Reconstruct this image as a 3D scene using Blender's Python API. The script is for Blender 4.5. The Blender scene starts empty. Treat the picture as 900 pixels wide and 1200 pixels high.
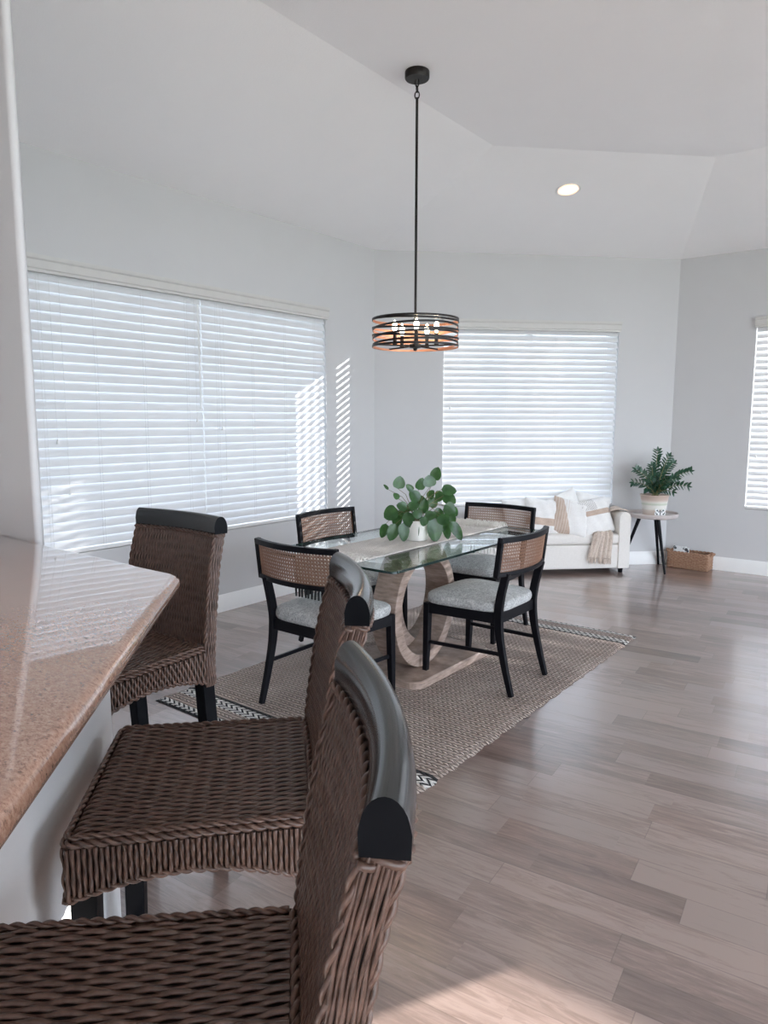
import bpy, math, random
from math import sin, cos, pi, radians, sqrt
from mathutils import Vector, Matrix, Quaternion
random.seed(7)
SC = bpy.context.scene
COL = SC.collection

# ------------------------------------------------------------------ mesh helper
class MB:
    def __init__(self):
        self.v = []; self.f = []; self.m = []
    def add(self, vs, fs, mi=0):
        o = len(self.v)
        self.v += [tuple(p) for p in vs]
        for f in fs:
            self.f.append([i + o for i in f]); self.m.append(mi)
    def hexa(self, p, mi=0):
        self.add(p, [(0,3,2,1),(4,5,6,7),(0,1,5,4),(1,2,6,5),(2,3,7,6),(3,0,4,7)], mi)
    def box(self, x0, x1, y0, y1, z0, z1, mi=0):
        self.hexa([(x0,y0,z0),(x1,y0,z0),(x1,y1,z0),(x0,y1,z0),(x0,y0,z1),(x1,y0,z1),(x1,y1,z1),(x0,y1,z1)], mi)
    def sweep(self, pts, prof, side=None, mi=0, scale=None, caps=True, capmi=None, closed=False):
        """prof: list of (a,b); a along the side vector, b along the other normal"""
        P = [Vector(p) for p in pts]; n = len(P); k = len(prof)
        vs = []
        prev = None
        for i in range(n):
            if closed: t = P[(i+1) % n] - P[(i-1) % n]
            else: t = P[min(i+1, n-1)] - P[max(i-1, 0)]
            t.normalize()
            if side is not None:
                s = side(i) if callable(side) else Vector(side)
                s = Vector(s)
            elif prev is None:
                s = Vector((0,0,1)) if abs(t.z) < .9 else Vector((1,0,0))
            else: s = prev
            s = s - t * s.dot(t)
            if s.length < 1e-6: s = Vector((1,0,0)) - t * t.x
            s.normalize(); prev = s
            b = t.cross(s)
            sc = scale[i] if scale else 1
            if not isinstance(sc, tuple): sc = (sc, sc)
            for (a, c) in prof:
                vs.append(P[i] + s * (a * sc[0]) + b * (c * sc[1]))
        fs = []
        for i in range(n if closed else n-1):
            i2 = (i + 1) % n
            for j in range(k):
                j2 = (j + 1) % k
                fs.append((i*k+j, i*k+j2, i2*k+j2, i2*k+j))
        self.add(vs, fs, mi)
        if caps and not closed:
            o = len(self.v) - len(vs)
            cm = mi if capmi is None else capmi
            self.f.append([o + j for j in range(k-1, -1, -1)]); self.m.append(cm)
            self.f.append([o + (n-1)*k + j for j in range(k)]); self.m.append(cm)
    def tube(self, pts, r, n=8, mi=0, side=None, caps=True, closed=False):
        if isinstance(r, (list, tuple)): sc = list(r)
        else: sc = [r] * len(pts)
        self.sweep(pts, [(cos(2*pi*j/n), sin(2*pi*j/n)) for j in range(n)], side, mi, sc, caps, None, closed)
    def bar(self, pts, w, h, side=None, mi=0, scale=None):
        self.sweep(pts, [(-w/2,-h/2),(w/2,-h/2),(w/2,h/2),(-w/2,h/2)], side, mi, scale)
    def lathe(self, prof, n=32, c=(0,0,0), mi=0, close=False):
        vs = []; k = len(prof)
        for i in range(n):
            a = 2*pi*i/n
            for r, z in prof: vs.append((c[0]+r*cos(a), c[1]+r*sin(a), c[2]+z))
        fs = []
        for i in range(n):
            i2 = (i+1) % n
            for j in range(k if close else k-1):
                j2 = (j+1) % k
                fs.append((i*k+j, i2*k+j, i2*k+j2, i*k+j2))
        self.add(vs, fs, mi)
    def grid(self, fn, nu, nv, mi=0, cu=False, cv=False, flip=False):
        vs = [fn(i/(nu if cu else nu-1), j/(nv if cv else nv-1)) for i in range(nu) for j in range(nv)]
        fs = []
        for i in range(nu if cu else nu-1):
            for j in range(nv if cv else nv-1):
                q = (i*nv+j, ((i+1)%nu)*nv+j, ((i+1)%nu)*nv+(j+1)%nv, i*nv+(j+1)%nv)
                fs.append(q[::-1] if flip else q)
        self.add(vs, fs, mi)
    def sphere(self, c, r, n=12, mi=0):
        rr = r if isinstance(r, tuple) else (r, r, r)
        prof = []
        vs = [(c[0], c[1], c[2]-rr[2])]
        m = n//2
        for i in range(1, m):
            a = -pi/2 + pi*i/m
            for j in range(n):
                b = 2*pi*j/n
                vs.append((c[0]+rr[0]*cos(a)*cos(b), c[1]+rr[1]*cos(a)*sin(b), c[2]+rr[2]*sin(a)))
        vs.append((c[0], c[1], c[2]+rr[2]))
        fs = []
        for j in range(n): fs.append((0, 1+(j+1)%n, 1+j))
        for i in range(m-2):
            for j in range(n):
                a = 1+i*n; fs.append((a+j, a+(j+1)%n, a+n+(j+1)%n, a+n+j))
        a = 1+(m-2)*n; t = len(vs)-1
        for j in range(n): fs.append((a+j, a+(j+1)%n, t))
        self.add(vs, fs, mi)
    def rope(self, pts, r, turns_per_m=45, mi=0):
        """two strands twisted round a path"""
        P = [Vector(p) for p in pts]
        L = [0]
        for a, b in zip(P, P[1:]): L.append(L[-1] + (b-a).length)
        n = max(8, int(L[-1]*turns_per_m*5))
        def at(s):
            for i in range(len(P)-1):
                if s <= L[i+1] or i == len(P)-2:
                    t = (s-L[i])/max(1e-9, L[i+1]-L[i]); return P[i].lerp(P[i+1], min(1, t)), (P[i+1]-P[i]).normalized()
        for ph in (0, pi):
            q = []
            for i in range(n+1):
                p, t = at(L[-1]*i/n)
                s = Vector((0,0,1)) if abs(t.z) < .8 else Vector((1,0,0))
                s = (s - t*s.dot(t)).normalized(); b = t.cross(s)
                a = 2*pi*turns_per_m*.5*L[-1]*i/n + ph
                q.append(p + s*(cos(a)*r*.55) + b*(sin(a)*r*.55))
            self.tube(q, r*.62, 5, mi)
    def build(self, name, mat, parent=None, loc=None, rotz=0, sharp=40, smooth=True, bevel=0, sub=0, solid=0):
        me = bpy.data.meshes.new(name)
        me.from_pydata(self.v, [], self.f)
        mats = mat if isinstance(mat, (list, tuple)) else [mat]
        for m in mats: me.materials.append(m)
        me.polygons.foreach_set('material_index', self.m)
        if smooth:
            me.polygons.foreach_set('use_smooth', [True]*len(me.polygons))
            me.update()
            if sharp: me.set_sharp_from_angle(angle=radians(sharp))
        me.update()
        o = bpy.data.objects.new(name, me); COL.objects.link(o)
        if parent: o.parent = parent
        if loc: o.location = loc
        if rotz: o.rotation_euler = (0, 0, rotz)
        if solid:
            s = o.modifiers.new('solid', 'SOLIDIFY'); s.thickness = solid; s.offset = 0
        if bevel:
            b = o.modifiers.new('bevel', 'BEVEL'); b.width = bevel; b.segments = 3; b.limit_method = 'ANGLE'; b.angle_limit = radians(40)
        if sub:
            s = o.modifiers.new('sub', 'SUBSURF'); s.levels = sub; s.render_levels = sub
        return o

def rbox(x0, x1, y0, y1, z0, z1, r, n=6, puff=0):
    """rounded soft box (cushion) as an MB"""
    mb = MB()
    cx, cy, cz = (x0+x1)/2, (y0+y1)/2, (z0+z1)/2
    hx, hy, hz = (x1-x0)/2, (y1-y0)/2, (z1-z0)/2
    N = 18
    def face(ax, sg):
        def fn(u, v):
            p = [0,0,0]
            a, b = [(1,2),(2,0),(0,1)][ax]
            # finer spacing near the borders
            w = lambda t: math.sin((t-.5)*pi)*.5*1.0+.5 if True else t
            p[ax] = sg; p[a] = 2*w(u)-1; p[b] = 2*w(v)-1
            q = Vector((p[0]*hx, p[1]*hy, p[2]*hz))
            inner = Vector((max(-hx+r, min(hx-r, q.x)), max(-hy+r, min(hy-r, q.y)), max(-hz+r, min(hz-r, q.z))))
            d = q - inner
            if d.length > 1e-9: q = inner + d.normalized()*r
            q.z += puff*(1-(q.x/hx)**2)*(1-(q.y/hy)**2)*(1 if q.z > 0 else 0)*2 if abs(q.x) <= hx and abs(q.y) <= hy else 0
            return (cx+q.x, cy+q.y, cz+q.z)
        mb.grid(fn, N, N, flip=(sg < 0))
    for ax in range(3):
        for sg in (1, -1): face(ax, sg)
    return mb

def tag(o, label=None, cat=None, group=None, kind=None):
    if label: o['label'] = label
    if cat: o['category'] = cat
    if group: o['group'] = group
    if kind: o['kind'] = kind
    return o
def empty(name, loc, rz=0, label=None, cat=None, group=None):
    o = bpy.data.objects.new(name, None); COL.objects.link(o)
    o.empty_display_size = .1; o.location = loc; o.rotation_euler = (0, 0, rz)
    return tag(o, label, cat, group)
def copy_tree(o, parent=None):
    kids = list(o.children)
    c = o.copy(); COL.objects.link(c)
    if parent: c.parent = parent
    for k in kids: copy_tree(k, c)
    return c

# ------------------------------------------------------------------ materials
def newmat(name):
    m = bpy.data.materials.new(name); m.use_nodes = True
    nt = m.node_tree; nt.nodes.clear()
    out = nt.nodes.new('ShaderNodeOutputMaterial')
    b = nt.nodes.new('ShaderNodeBsdfPrincipled')
    nt.links.new(b.outputs[0], out.inputs[0])
    return m, nt, b, out
class G:
    """small node graph helper"""
    def __init__(self, nt): self.nt = nt
    def n(self, t, **kw):
        x = self.nt.nodes.new('ShaderNode' + t)
        for k, v in kw.items(): setattr(x, k, v)
        return x
    def l(self, a, b): self.nt.links.new(a, b)
    def inp(self, x, i, v):
        if v is None: return
        if hasattr(v, 'is_output') : self.l(v, x.inputs[i])
        else: x.inputs[i].default_value = v
    def math(self, op, a, b=None, c=None, clamp=False):
        x = self.n('Math', operation=op, use_clamp=clamp)
        self.inp(x, 0, a); self.inp(x, 1, b); self.inp(x, 2, c)
        return x.outputs[0]
    def mix(self, f, a, b):
        x = self.n('Mix', data_type='RGBA')
        self.inp(x, 0, f); self.inp(x, 6, a); self.inp(x, 7, b)
        return x.outputs[2]
    def coord(self, which='Object', scale=(1,1,1), rot=(0,0,0), loc=(0,0,0)):
        t = self.n('TexCoord'); m = self.n('Mapping')
        m.inputs['Scale'].default_value = scale; m.inputs['Rotation'].default_value = rot; m.inputs['Location'].default_value = loc
        self.l(t.outputs[which], m.inputs[0]); return m.outputs[0]
    def noise(self, vec, scale, detail=3, rough=.5):
        x = self.n('TexNoise'); self.l(vec, x.inputs['Vector'])
        x.inputs['Scale'].default_value = scale; x.inputs['Detail'].default_value = detail; x.inputs['Roughness'].default_value = rough
        return x.outputs[0]
    def ramp(self, f, stops):
        x = self.n('ValToRGB'); self.l(f, x.inputs[0])
        e = x.color_ramp.elements
        while len(e) < len(stops): e.new(.5)
        for el, (p, c) in zip(e, stops):
            el.position = p; el.color = c if len(c) == 4 else (*c, 1)
        return x.outputs[0]
    def bump(self, h, strength, dist, b):
        x = self.n('Bump'); x.inputs['Strength'].default_value = strength; x.inputs['Distance'].default_value = dist
        self.l(h, x.inputs['Height']); self.l(x.outputs[0], b.inputs['Normal'])
def c4(c): return (*c, 1)
def P(name, col, rough=.5, metal=0, spec=.5, col2=None, nscale=20, bump=None, stretch=(1,1,1), sheen=0, coat=0):
    m, nt, b, out = newmat(name); g = G(nt)
    b.inputs['Base Color'].default_value = c4(col); b.inputs['Roughness'].default_value = rough
    b.inputs['Metallic'].default_value = metal; b.inputs['Specular IOR Level'].default_value = spec
    if sheen: b.inputs['Sheen Weight'].default_value = sheen
    if coat: b.inputs['Coat Weight'].default_value = coat; b.inputs['Coat Roughness'].default_value = .1
    vec = g.coord('Object', stretch)
    if col2 is None: col2 = tuple(min(1, x*1.06) for x in col)
    f = g.noise(vec, nscale, 4, .6)
    g.l(g.ramp(f, [(.32, col), (.68, col2)]), b.inputs['Base Color'])
    if bump: g.bump(g.noise(vec, bump[0], 3), bump[1], bump[2], b)
    return m

M = {}
M['wall'] = P('wall_paint', (.585,.585,.59), .75, col2=(.595,.595,.60), nscale=3, bump=(170, .12, .004))
M['ceiling'] = P('ceiling_paint', (.93,.93,.95), .85, col2=(.94,.94,.96), nscale=3, bump=(120, .15, .004))
M['trim'] = P('trim_paint', (.82,.82,.81), .4, col2=(.83,.83,.82))
M['valance'] = P('valance_backlit_grey', (.60,.59,.57), .5, col2=(.62,.61,.59))  # backlit shade put into the colour as an even grey
M['black'] = P('black_lacquer', (.004,.004,.006), .45, col2=(.006,.006,.008), nscale=40, spec=.14)
M['stoolblack'] = P('stool_lacquer', (.010,.011,.012), .16, col2=(.013,.014,.015), nscale=8, spec=.55, coat=.15)
M['stoolleg'] = P('stool_leg_paint', (.003,.0035,.005), .45, col2=(.0045,.005,.0065), nscale=20, spec=.06)
M['bronze'] = P('dark_bronze', (.018,.016,.015), .4, .6, col2=(.026,.022,.02))
M['copper'] = P('copper_inside', (.55,.27,.18), .45, .7, col2=(.60,.30,.2))
M['wicker'] = P('wicker_strand', (.056,.030,.021), .38, col2=(.135,.076,.056), nscale=60)
M['wickback'] = P('wicker_core', (.012,.008,.007), .8, col2=(.016,.010,.009))
M['cane'] = P('cane_strand', (.22,.115,.070), .5, col2=(.29,.16,.105), nscale=80)
M['cream'] = P('sofa_fabric', (.72,.69,.65), .9, col2=(.76,.73,.69), nscale=60, bump=(500, .15, .002))
M['pillow'] = P('pillow_linen', (.78,.77,.75), .9, col2=(.82,.81,.79), nscale=40, bump=(600, .2, .002))
M['terracotta'] = P('planter_glaze', (.62,.58,.52), .5, col2=(.66,.62,.56))
M['pot'] = P('white_pot', (.78,.77,.72), .35, col2=(.8,.79,.75))
M['soil'] = P('soil', (.03,.022,.016), .95, col2=(.06,.045,.03), nscale=120, bump=(150, .8, .01))
M['tabletop'] = P('tray_table_paint', (.50,.45,.43), .35, col2=(.56,.50,.48), nscale=10)
M['chrome'] = P('steel_bead', (.55,.55,.55), .25, 1.0)
M['cord'] = P('white_cord', (.80,.80,.79), .7)
M['concrete'] = P('patio_ground', (.36,.36,.33), .9, col2=(.28,.31,.24), nscale=1.2)
M['tassel'] = P('tassel_in_shade', (.02,.02,.02), .9)  # near-end fringe coloured dark to imitate the shade it hangs in
M['fringe'] = P('cream_fringe', (.80,.78,.74), .95, col2=(.7,.67,.62), nscale=150)
M['cardwhite'] = P('card_white', (.8,.82,.82), .6, col2=(.84,.86,.86))
M['carddark'] = P('card_dark', (.05,.06,.07), .6)
M['stem'] = P('plant_stem', (.12,.16,.06), .5, col2=(.2,.17,.08), nscale=50)
M['brownstem'] = P('brown_stem', (.16,.10,.05), .55, col2=(.12,.14,.05), nscale=50)

def leafmat(name, col, col2, rough, trans):
    m, nt, b, out = newmat(name); g = G(nt)
    f = g.noise(g.coord('Object'), 30, 3)
    c = g.ramp(f, [(.35, col), (.65, col2)])
    g.l(c, b.inputs['Base Color']); b.inputs['Roughness'].default_value = rough
    t = g.n('BsdfTranslucent'); g.l(g.mix(.5, c, (.25,.5,.12,1)), t.inputs[0])
    mx = g.n('MixShader'); mx.inputs[0].default_value = trans
    g.l(b.outputs[0], mx.inputs[1]); g.l(t.outputs[0], mx.inputs[2]); g.l(mx.outputs[0], out.inputs[0])
    return m
M['leaf'] = leafmat('round_leaf', (.018,.062,.022), (.040,.11,.038), .25, .25)
M['zzleaf'] = leafmat('glossy_leaflet', (.012,.055,.035), (.025,.085,.05), .3, .12)

def slatmat():
    m, nt, b, out = newmat('blind_slat'); g = G(nt)
    b.inputs['Roughness'].default_value = .4
    f = g.noise(g.coord('Object', (1,1,1)), 6, 2)
    c = g.ramp(f, [(.3, (.76,.765,.775)), (.7, (.79,.795,.805))]); g.l(c, b.inputs['Base Color'])
    t = g.n('BsdfTranslucent'); t.inputs[0].default_value = (.86,.88,.88,1)
    mx = g.n('MixShader'); mx.inputs[0].default_value = .07
    g.l(b.outputs[0], mx.inputs[1]); g.l(t.outputs[0], mx.inputs[2]); g.l(mx.outputs[0], out.inputs[0])
    return m
M['slat'] = slatmat()

def glassmat(name, tint, rough=0.0, refl=.5):
    m, nt, b, out = newmat(name); g = G(nt)
    nt.nodes.remove(b)
    t = g.n('BsdfTransparent'); t.inputs[0].default_value = c4(tint)
    gl = g.n('BsdfGlossy'); gl.inputs['Roughness'].default_value = rough; gl.inputs[0].default_value = (1,1,1,1)
    lw = g.n('LayerWeight'); lw.inputs[0].default_value = .5
    fr = g.math('MULTIPLY_ADD', g.math('POWER', lw.outputs['Facing'], 5.0), refl, .04)
    mx = g.n('MixShader'); g.l(fr, mx.inputs[0]); g.l(t.outputs[0], mx.inputs[1]); g.l(gl.outputs[0], mx.inputs[2])
    g.l(mx.outputs[0], out.inputs[0])
    return m
M['tint'] = glassmat('dimming_window_glass', (.645,.66,.68))  # tint added to dim the daylight reaching the blinds
M['pane'] = glassmat('window_glass', (.97,.972,.975))
M['tableglass'] = glassmat('table_glass', (.93,.975,.965), refl=.75)
M['glassedge'] = P('glass_edge', (.012,.03,.028), .08, col2=(.014,.034,.03), spec=.6)

def emit(name, col, s):
    m, nt, b, out = newmat(name); g = G(nt)
    b.inputs['Base Color'].default_value = c4(col)
    b.inputs['Emission Color'].default_value = c4(col); b.inputs['Emission Strength'].default_value = s
    return m
M['bulb'] = emit('bulb_glow', (1,.80,.55), 14)
M['downglow'] = emit('downlight_lens', (1,.86,.66), 4)  # flat emissive ring, imitates lamplight inside the recess
M['downwarm'] = emit('downlight_recess_glow', (1,.62,.38), .75)

def floormat():
    m, nt, b, out = newmat('plank_floor'); g = G(nt)
    vec = g.coord('Object', (1,1,1), (0,0,-radians(5.7)))
    s = g.n('SeparateXYZ'); g.l(vec, s.inputs[0])
    x, y = s.outputs[0], s.outputs[1]
    W, L = .128, .92
    row = g.math('FLOOR', g.math('DIVIDE', y, W))
    w1 = g.n('TexWhiteNoise', noise_dimensions='1D'); g.l(row, w1.inputs['W'])
    off = g.math('MULTIPLY', w1.outputs[0], L*3)
    xs = g.math('DIVIDE', g.math('ADD', x, off), L)
    colid = g.math('FLOOR', xs)
    cv = g.n('CombineXYZ'); g.l(row, cv.inputs[0]); g.l(colid, cv.inputs[1])
    w2 = g.n('TexWhiteNoise', noise_dimensions='2D'); g.l(cv.outputs[0], w2.inputs['Vector'])
    # half planks: split some boards in two tints
    sub = g.math('FLOOR', g.math('MULTIPLY', xs, 2.0))
    cv3 = g.n('CombineXYZ'); g.l(row, cv3.inputs[0]); g.l(sub, cv3.inputs[1]); cv3.inputs[2].default_value = 3
    w3 = g.n('TexWhiteNoise', noise_dimensions='3D'); g.l(cv3.outputs[0], w3.inputs['Vector'])
    rnd = g.math('ADD', g.math('MULTIPLY', w2.outputs[0], .55), g.math('MULTIPLY', w3.outputs[0], .45))
    # grain
    gv = g.n('CombineXYZ')
    g.l(g.math('ADD', g.math('MULTIPLY', x, 4.0), g.math('MULTIPLY', w2.outputs[0], 37)), gv.inputs[0])
    g.l(g.math('MULTIPLY', y, 38), gv.inputs[1]); g.l(g.math('MULTIPLY', w3.outputs[0], 20), gv.inputs[2])
    gr = g.noise(gv.outputs[0], 1.0, 7, .72)
    gr.node.inputs['Distortion'].default_value = 1.1
    gv2 = g.n('CombineXYZ')
    g.l(g.math('MULTIPLY', x, 1.6), gv2.inputs[0]); g.l(g.math('MULTIPLY', y, 9), gv2.inputs[1]); g.l(g.math('MULTIPLY', w2.outputs[0], 9), gv2.inputs[2])
    big = g.noise(gv2.outputs[0], 1.0, 3, .6)
    tone = g.math('ADD', g.math('MULTIPLY', rnd, .52), g.math('ADD', g.math('MULTIPLY', gr, .80), g.math('MULTIPLY', big, .42)))
    col = g.ramp(tone, [(.44, (.060,.036,.029)), (.66, (.150,.096,.079)), (.86, (.25,.170,.143)), (1.06, (.36,.26,.225))])
    grey = g.mix(g.math('MULTIPLY', w3.outputs[0], .35), col, (.145,.132,.13,1))
    # seams
    fy = g.math('ABSOLUTE', g.math('SUBTRACT', g.math('FRACT', g.math('DIVIDE', y, W)), .5))
    fx = g.math('ABSOLUTE', g.math('SUBTRACT', g.math('FRACT', xs), .5))
    seam = g.math('MAXIMUM', g.math('GREATER_THAN', fy, .488), g.math('GREATER_THAN', fx, .4985))
    g.l(g.mix(g.math('MULTIPLY', seam, .30), grey, (.03,.022,.02,1)), b.inputs['Base Color'])
    b.inputs['Specular IOR Level'].default_value = .5
    b.inputs['Coat Weight'].default_value = 1.0; b.inputs['Coat IOR'].default_value = 1.75; b.inputs['Coat Roughness'].default_value = .19
    g.l(g.math('ADD', g.math('MULTIPLY', gr, .10), .28), b.inputs['Roughness'])
    g.bump(g.math('SUBTRACT', gr, g.math('MULTIPLY', seam, 1.5)), .12, .002, b)
    return m
M['floor'] = floormat()

def granitemat():
    m, nt, b, out = newmat('granite'); g = G(nt)
    vec = g.coord('Object')
    n1 = g.noise(g.coord('Object', (1, 1.8, 1), (0,0,.6)), 120, 5, .75)
    n2 = g.noise(g.coord('Object', (1, 1.6, 1), (0,0,.6)), 36, 4, .6)
    c = g.ramp(n1, [(.33, (.13,.082,.062)), (.44, (.36,.20,.14)), (.56, (.50,.30,.22)), (.70, (.60,.43,.34))])
    c = g.mix(g.ramp(n2, [(.42, (0,0,0)), (.64, (.6,.6,.6))]), c, (.43,.24,.17,1))
    v = g.n('TexVoronoi', feature='F1'); g.l(vec, v.inputs['Vector']); v.inputs['Scale'].default_value = 60
    w = g.math('LESS_THAN', v.outputs['Distance'], .10)
    c = g.mix(g.math('MULTIPLY', w, .6), c, (.10,.085,.08,1))
    b.inputs['Coat Weight'].default_value = 1.0; b.inputs['Coat Roughness'].default_value = .02; b.inputs['Coat IOR'].default_value = 1.55
    g.l(c, b.inputs['Base Color']); b.inputs['Roughness'].default_value = .07; b.inputs['Specular IOR Level'].default_value = .6
    return m
M['granite'] = granitemat()

def woodmat():
    m, nt, b, out = newmat('weathered_oak'); g = G(nt)
    n = g.noise(g.coord('Object', (6, 6, 30)), 2.2, 5, .6)
    c = g.ramp(n, [(.3, (.19,.135,.108)), (.5, (.31,.23,.19)), (.7, (.42,.32,.27))])
    g.l(c, b.inputs['Base Color']); b.inputs['Roughness'].default_value = .5
    g.bump(n, .15, .003, b)
    return m
M['oak'] = woodmat()

def tweedmat(name, a, c, scale):
    m, nt, b, out = newmat(name); g = G(nt)
    v = g.coord('Object')
    n = g.noise(v, scale, 4, .75); n2 = g.noise(v, scale*.25, 2)
    col = g.ramp(g.math('ADD', g.math('MULTIPLY', n, .8), g.math('MULTIPLY', n2, .2)), [(.36, a), (.62, c)])
    g.l(col, b.inputs['Base Color']); b.inputs['Roughness'].default_value = .95
    b.inputs['Sheen Weight'].default_value = .15
    g.bump(n, .4, .003, b)
    return m
M['tweed'] = tweedmat('grey_tweed', (.20,.205,.205), (.56,.565,.56), 120)
M['throw'] = tweedmat('beige_knit', (.44,.36,.30), (.68,.58,.50), 150)
M['throwdark'] = P('grey_band', (.22,.20,.19), .95)

def rugmat():
    m, nt, b, out = newmat('jute_rug'); g = G(nt)
    t = g.n('TexCoord'); s = g.n('SeparateXYZ'); g.l(t.outputs['Object'], s.inputs[0])
    x, y = s.outputs[0], s.outputs[1]           # local, rug centred on the origin
    HW = 1.316
    d = g.math('SUBTRACT', HW, g.math('ABSOLUTE', y))     # distance from the short end
    pitch = .021
    r = g.math('DIVIDE', y, pitch)
    ri = g.math('FLOOR', r); rf = g.math('SUBTRACT', g.math('FRACT', r), .5)
    par = g.math('SUBTRACT', g.math('MULTIPLY', g.math('MODULO', g.math('ABSOLUTE', ri), 2), 2), 1)
    ph = g.math('ADD', g.math('DIVIDE', x, .030), g.math('MULTIPLY', g.math('MULTIPLY', rf, par), .9))
    wav = g.math('ABSOLUTE', g.math('SUBTRACT', g.math('FRACT', ph), .5))          # 0 centre of stitch, .5 gap
    across = g.math('ABSOLUTE', rf)
    h = g.math('SUBTRACT', 1.0, g.math('MAXIMUM', g.math('MULTIPLY', wav, 1.5), g.math('POWER', g.math('MULTIPLY', across, 2), 2.0)))
    n = g.noise(t.outputs['Object'], 150, 3, .7); n2 = g.noise(t.outputs['Object'], 3.0, 3)
    base = g.ramp(g.math('ADD', g.math('MULTIPLY', n, .55), g.math('MULTIPLY', n2, .45)), [(.35, (.36,.275,.235)), (.65, (.60,.50,.445))])
    gapm = g.ramp(h, [(.14, (1,1,1)), (.50, (0,0,0))])
    gapc = g.mix(gapm, base, (.045,.035,.03,1))
    # black and white herringbone bands
    def band(lo, hi):
        return g.math('MULTIPLY', g.math('GREATER_THAN', d, lo), g.math('LESS_THAN', d, hi))
    bw = g.math('MAXIMUM', band(.012, .050), band(.135, .205))
    blk = g.math('MAXIMUM', band(.206, .226), band(-.1, .012))
    dr = g.math('DIVIDE', d, .0233)
    dpar = g.math('SUBTRACT', g.math('MULTIPLY', g.math('MODULO', g.math('FLOOR', dr), 2), 2), 1)
    ph2 = g.math('ADD', g.math('DIVIDE', x, .040), g.math('MULTIPLY', g.math('MULTIPLY', g.math('FRACT', dr), dpar), .8))
    dash = g.math('GREATER_THAN', g.math('FRACT', ph2), .40)
    bwc = g.mix(dash, (.02,.02,.022,1), (.78,.76,.73,1))
    col = g.mix(bw, gapc, bwc)
    col = g.mix(blk, col, (.018,.018,.02,1))
    g.l(col, b.inputs['Base Color']); b.inputs['Roughness'].default_value = .95
    g.bump(h, 1.0, .012, b)
    return m
M['rug'] = rugmat()

def runnermat():
    m, nt, b, out = newmat('runner_weave'); g = G(nt)
    v = g.coord('Object')
    n = g.noise(v, 120, 4, .7)
    s = g.n('SeparateXYZ'); g.l(v, s.inputs[0])
    a = g.math('SINE', g.math('MULTIPLY', s.outputs[0], 500)); c = g.math('SINE', g.math('MULTIPLY', s.outputs[1], 500))
    h = g.math('ADD', g.math('MULTIPLY', g.math('MULTIPLY', a, c), .25), n)
    # chunky texture only at the two ends
    e = g.math('GREATER_THAN', g.math('ABSOLUTE', s.outputs[1]), .56)
    n2 = g.noise(v, 70, 3, .6)
    hh = g.math('ADD', h, g.math('MULTIPLY', e, g.math('MULTIPLY', n2, 2.2)))
    col = g.ramp(h, [(.3, (.50,.46,.43)), (.7, (.72,.69,.66))])
    col = g.mix(g.math('MULTIPLY', e, .6), col, g.ramp(n2, [(.36, (.38,.35,.32)), (.56, (.86,.84,.80))]))
    g.l(col, b.inputs['Base Color']); b.inputs['Roughness'].default_value = .95
    g.bump(hh, .6, .006, b)
    return m
M['runner'] = runnermat()

def pillowmat(name, kind):
    m, nt, b, out = newmat(name); g = G(nt)
    v = g.coord('Object'); s = g.n('SeparateXYZ'); g.l(v, s.inputs[0])
    x, y = s.outputs[0], s.outputs[1]
    n = g.noise(v, 90, 3, .7)
    base = g.ramp(n, [(.3, (.76,.74,.72)), (.7, (.83,.82,.80))])
    tan = g.ramp(n, [(.3, (.47,.36,.29)), (.7, (.56,.44,.36))])
    if kind == 'stripe':       # white, one tan band, dotted end
        bandm = g.math('MULTIPLY', g.math('GREATER_THAN', y, .005), g.math('LESS_THAN', y, .055))
        col = g.mix(bandm, base, tan)
        dots = g.math('GREATER_THAN', g.math('MULTIPLY', g.math('SINE', g.math('MULTIPLY', x, 330)), g.math('SINE', g.math('MULTIPLY', y, 330))), .1)
        dm = g.math('MULTIPLY', g.math('MULTIPLY', dots, g.math('GREATER_THAN', y, .06)), g.math('LESS_THAN', x, .02))
        col = g.mix(g.math('MULTIPLY', dm, .8), col, (.28,.26,.25,1))
    elif kind == 'half':       # tan left part fading to white
        f = g.math('LESS_THAN', g.math('ADD', x, g.math('MULTIPLY', y, .35)), -.045)
        st = g.math('GREATER_THAN', g.math('SINE', g.math('MULTIPLY', x, 260)), .2)
        col = g.mix(f, base, tan)
        f2 = g.math('MULTIPLY', g.math('MULTIPLY', st, .5), g.math('LESS_THAN', x, -.02))
        col = g.mix(f2, col, (.66,.58,.51,1))
    else:                      # white with one tan band low down
        bandm = g.math('MULTIPLY', g.math('GREATER_THAN', y, -.10), g.math('LESS_THAN', y, -.03))
        col = g.mix(bandm, base, tan)
    g.l(col, b.inputs['Base Color']); b.inputs['Roughness'].default_value = .95
    g.bump(g.noise(v, 220, 2), .3, .003, b)
    return m
M['pstripe'] = pillowmat('pillow_tan_band', 'stripe')
M['phalf'] = pillowmat('pillow_tan_half', 'half')
M['plow'] = pillowmat('pillow_low_band', 'low')

def planterbands():
    m, nt, b, out = newmat('painted_planter'); g = G(nt)
    v = g.coord('Object'); s = g.n('SeparateXYZ'); g.l(v, s.inputs[0]); z = s.outputs[2]
    n = g.noise(v, 40, 3)
    zz = g.math('ADD', z, g.math('MULTIPLY', g.math('SUBTRACT', n, .5), .006))
    col = g.ramp(g.math('DIVIDE', zz, .2), [(.0, (.62,.50,.43)), (.28, (.70,.62,.55)), (.34, (.80,.78,.72)), (.50, (.80,.78,.73)), (.56, (.55,.60,.48)), (.66, (.74,.72,.66)), (.78, (.60,.48,.41)), (1, (.50,.38,.31))])
    g.l(col, b.inputs['Base Color']); b.inputs['Roughness'].default_value = .55
    return m
M['planter'] = planterbands()
M['basket'] = P('basket_fibre', (.27,.145,.085), .7, col2=(.44,.27,.18), nscale=60)

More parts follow.
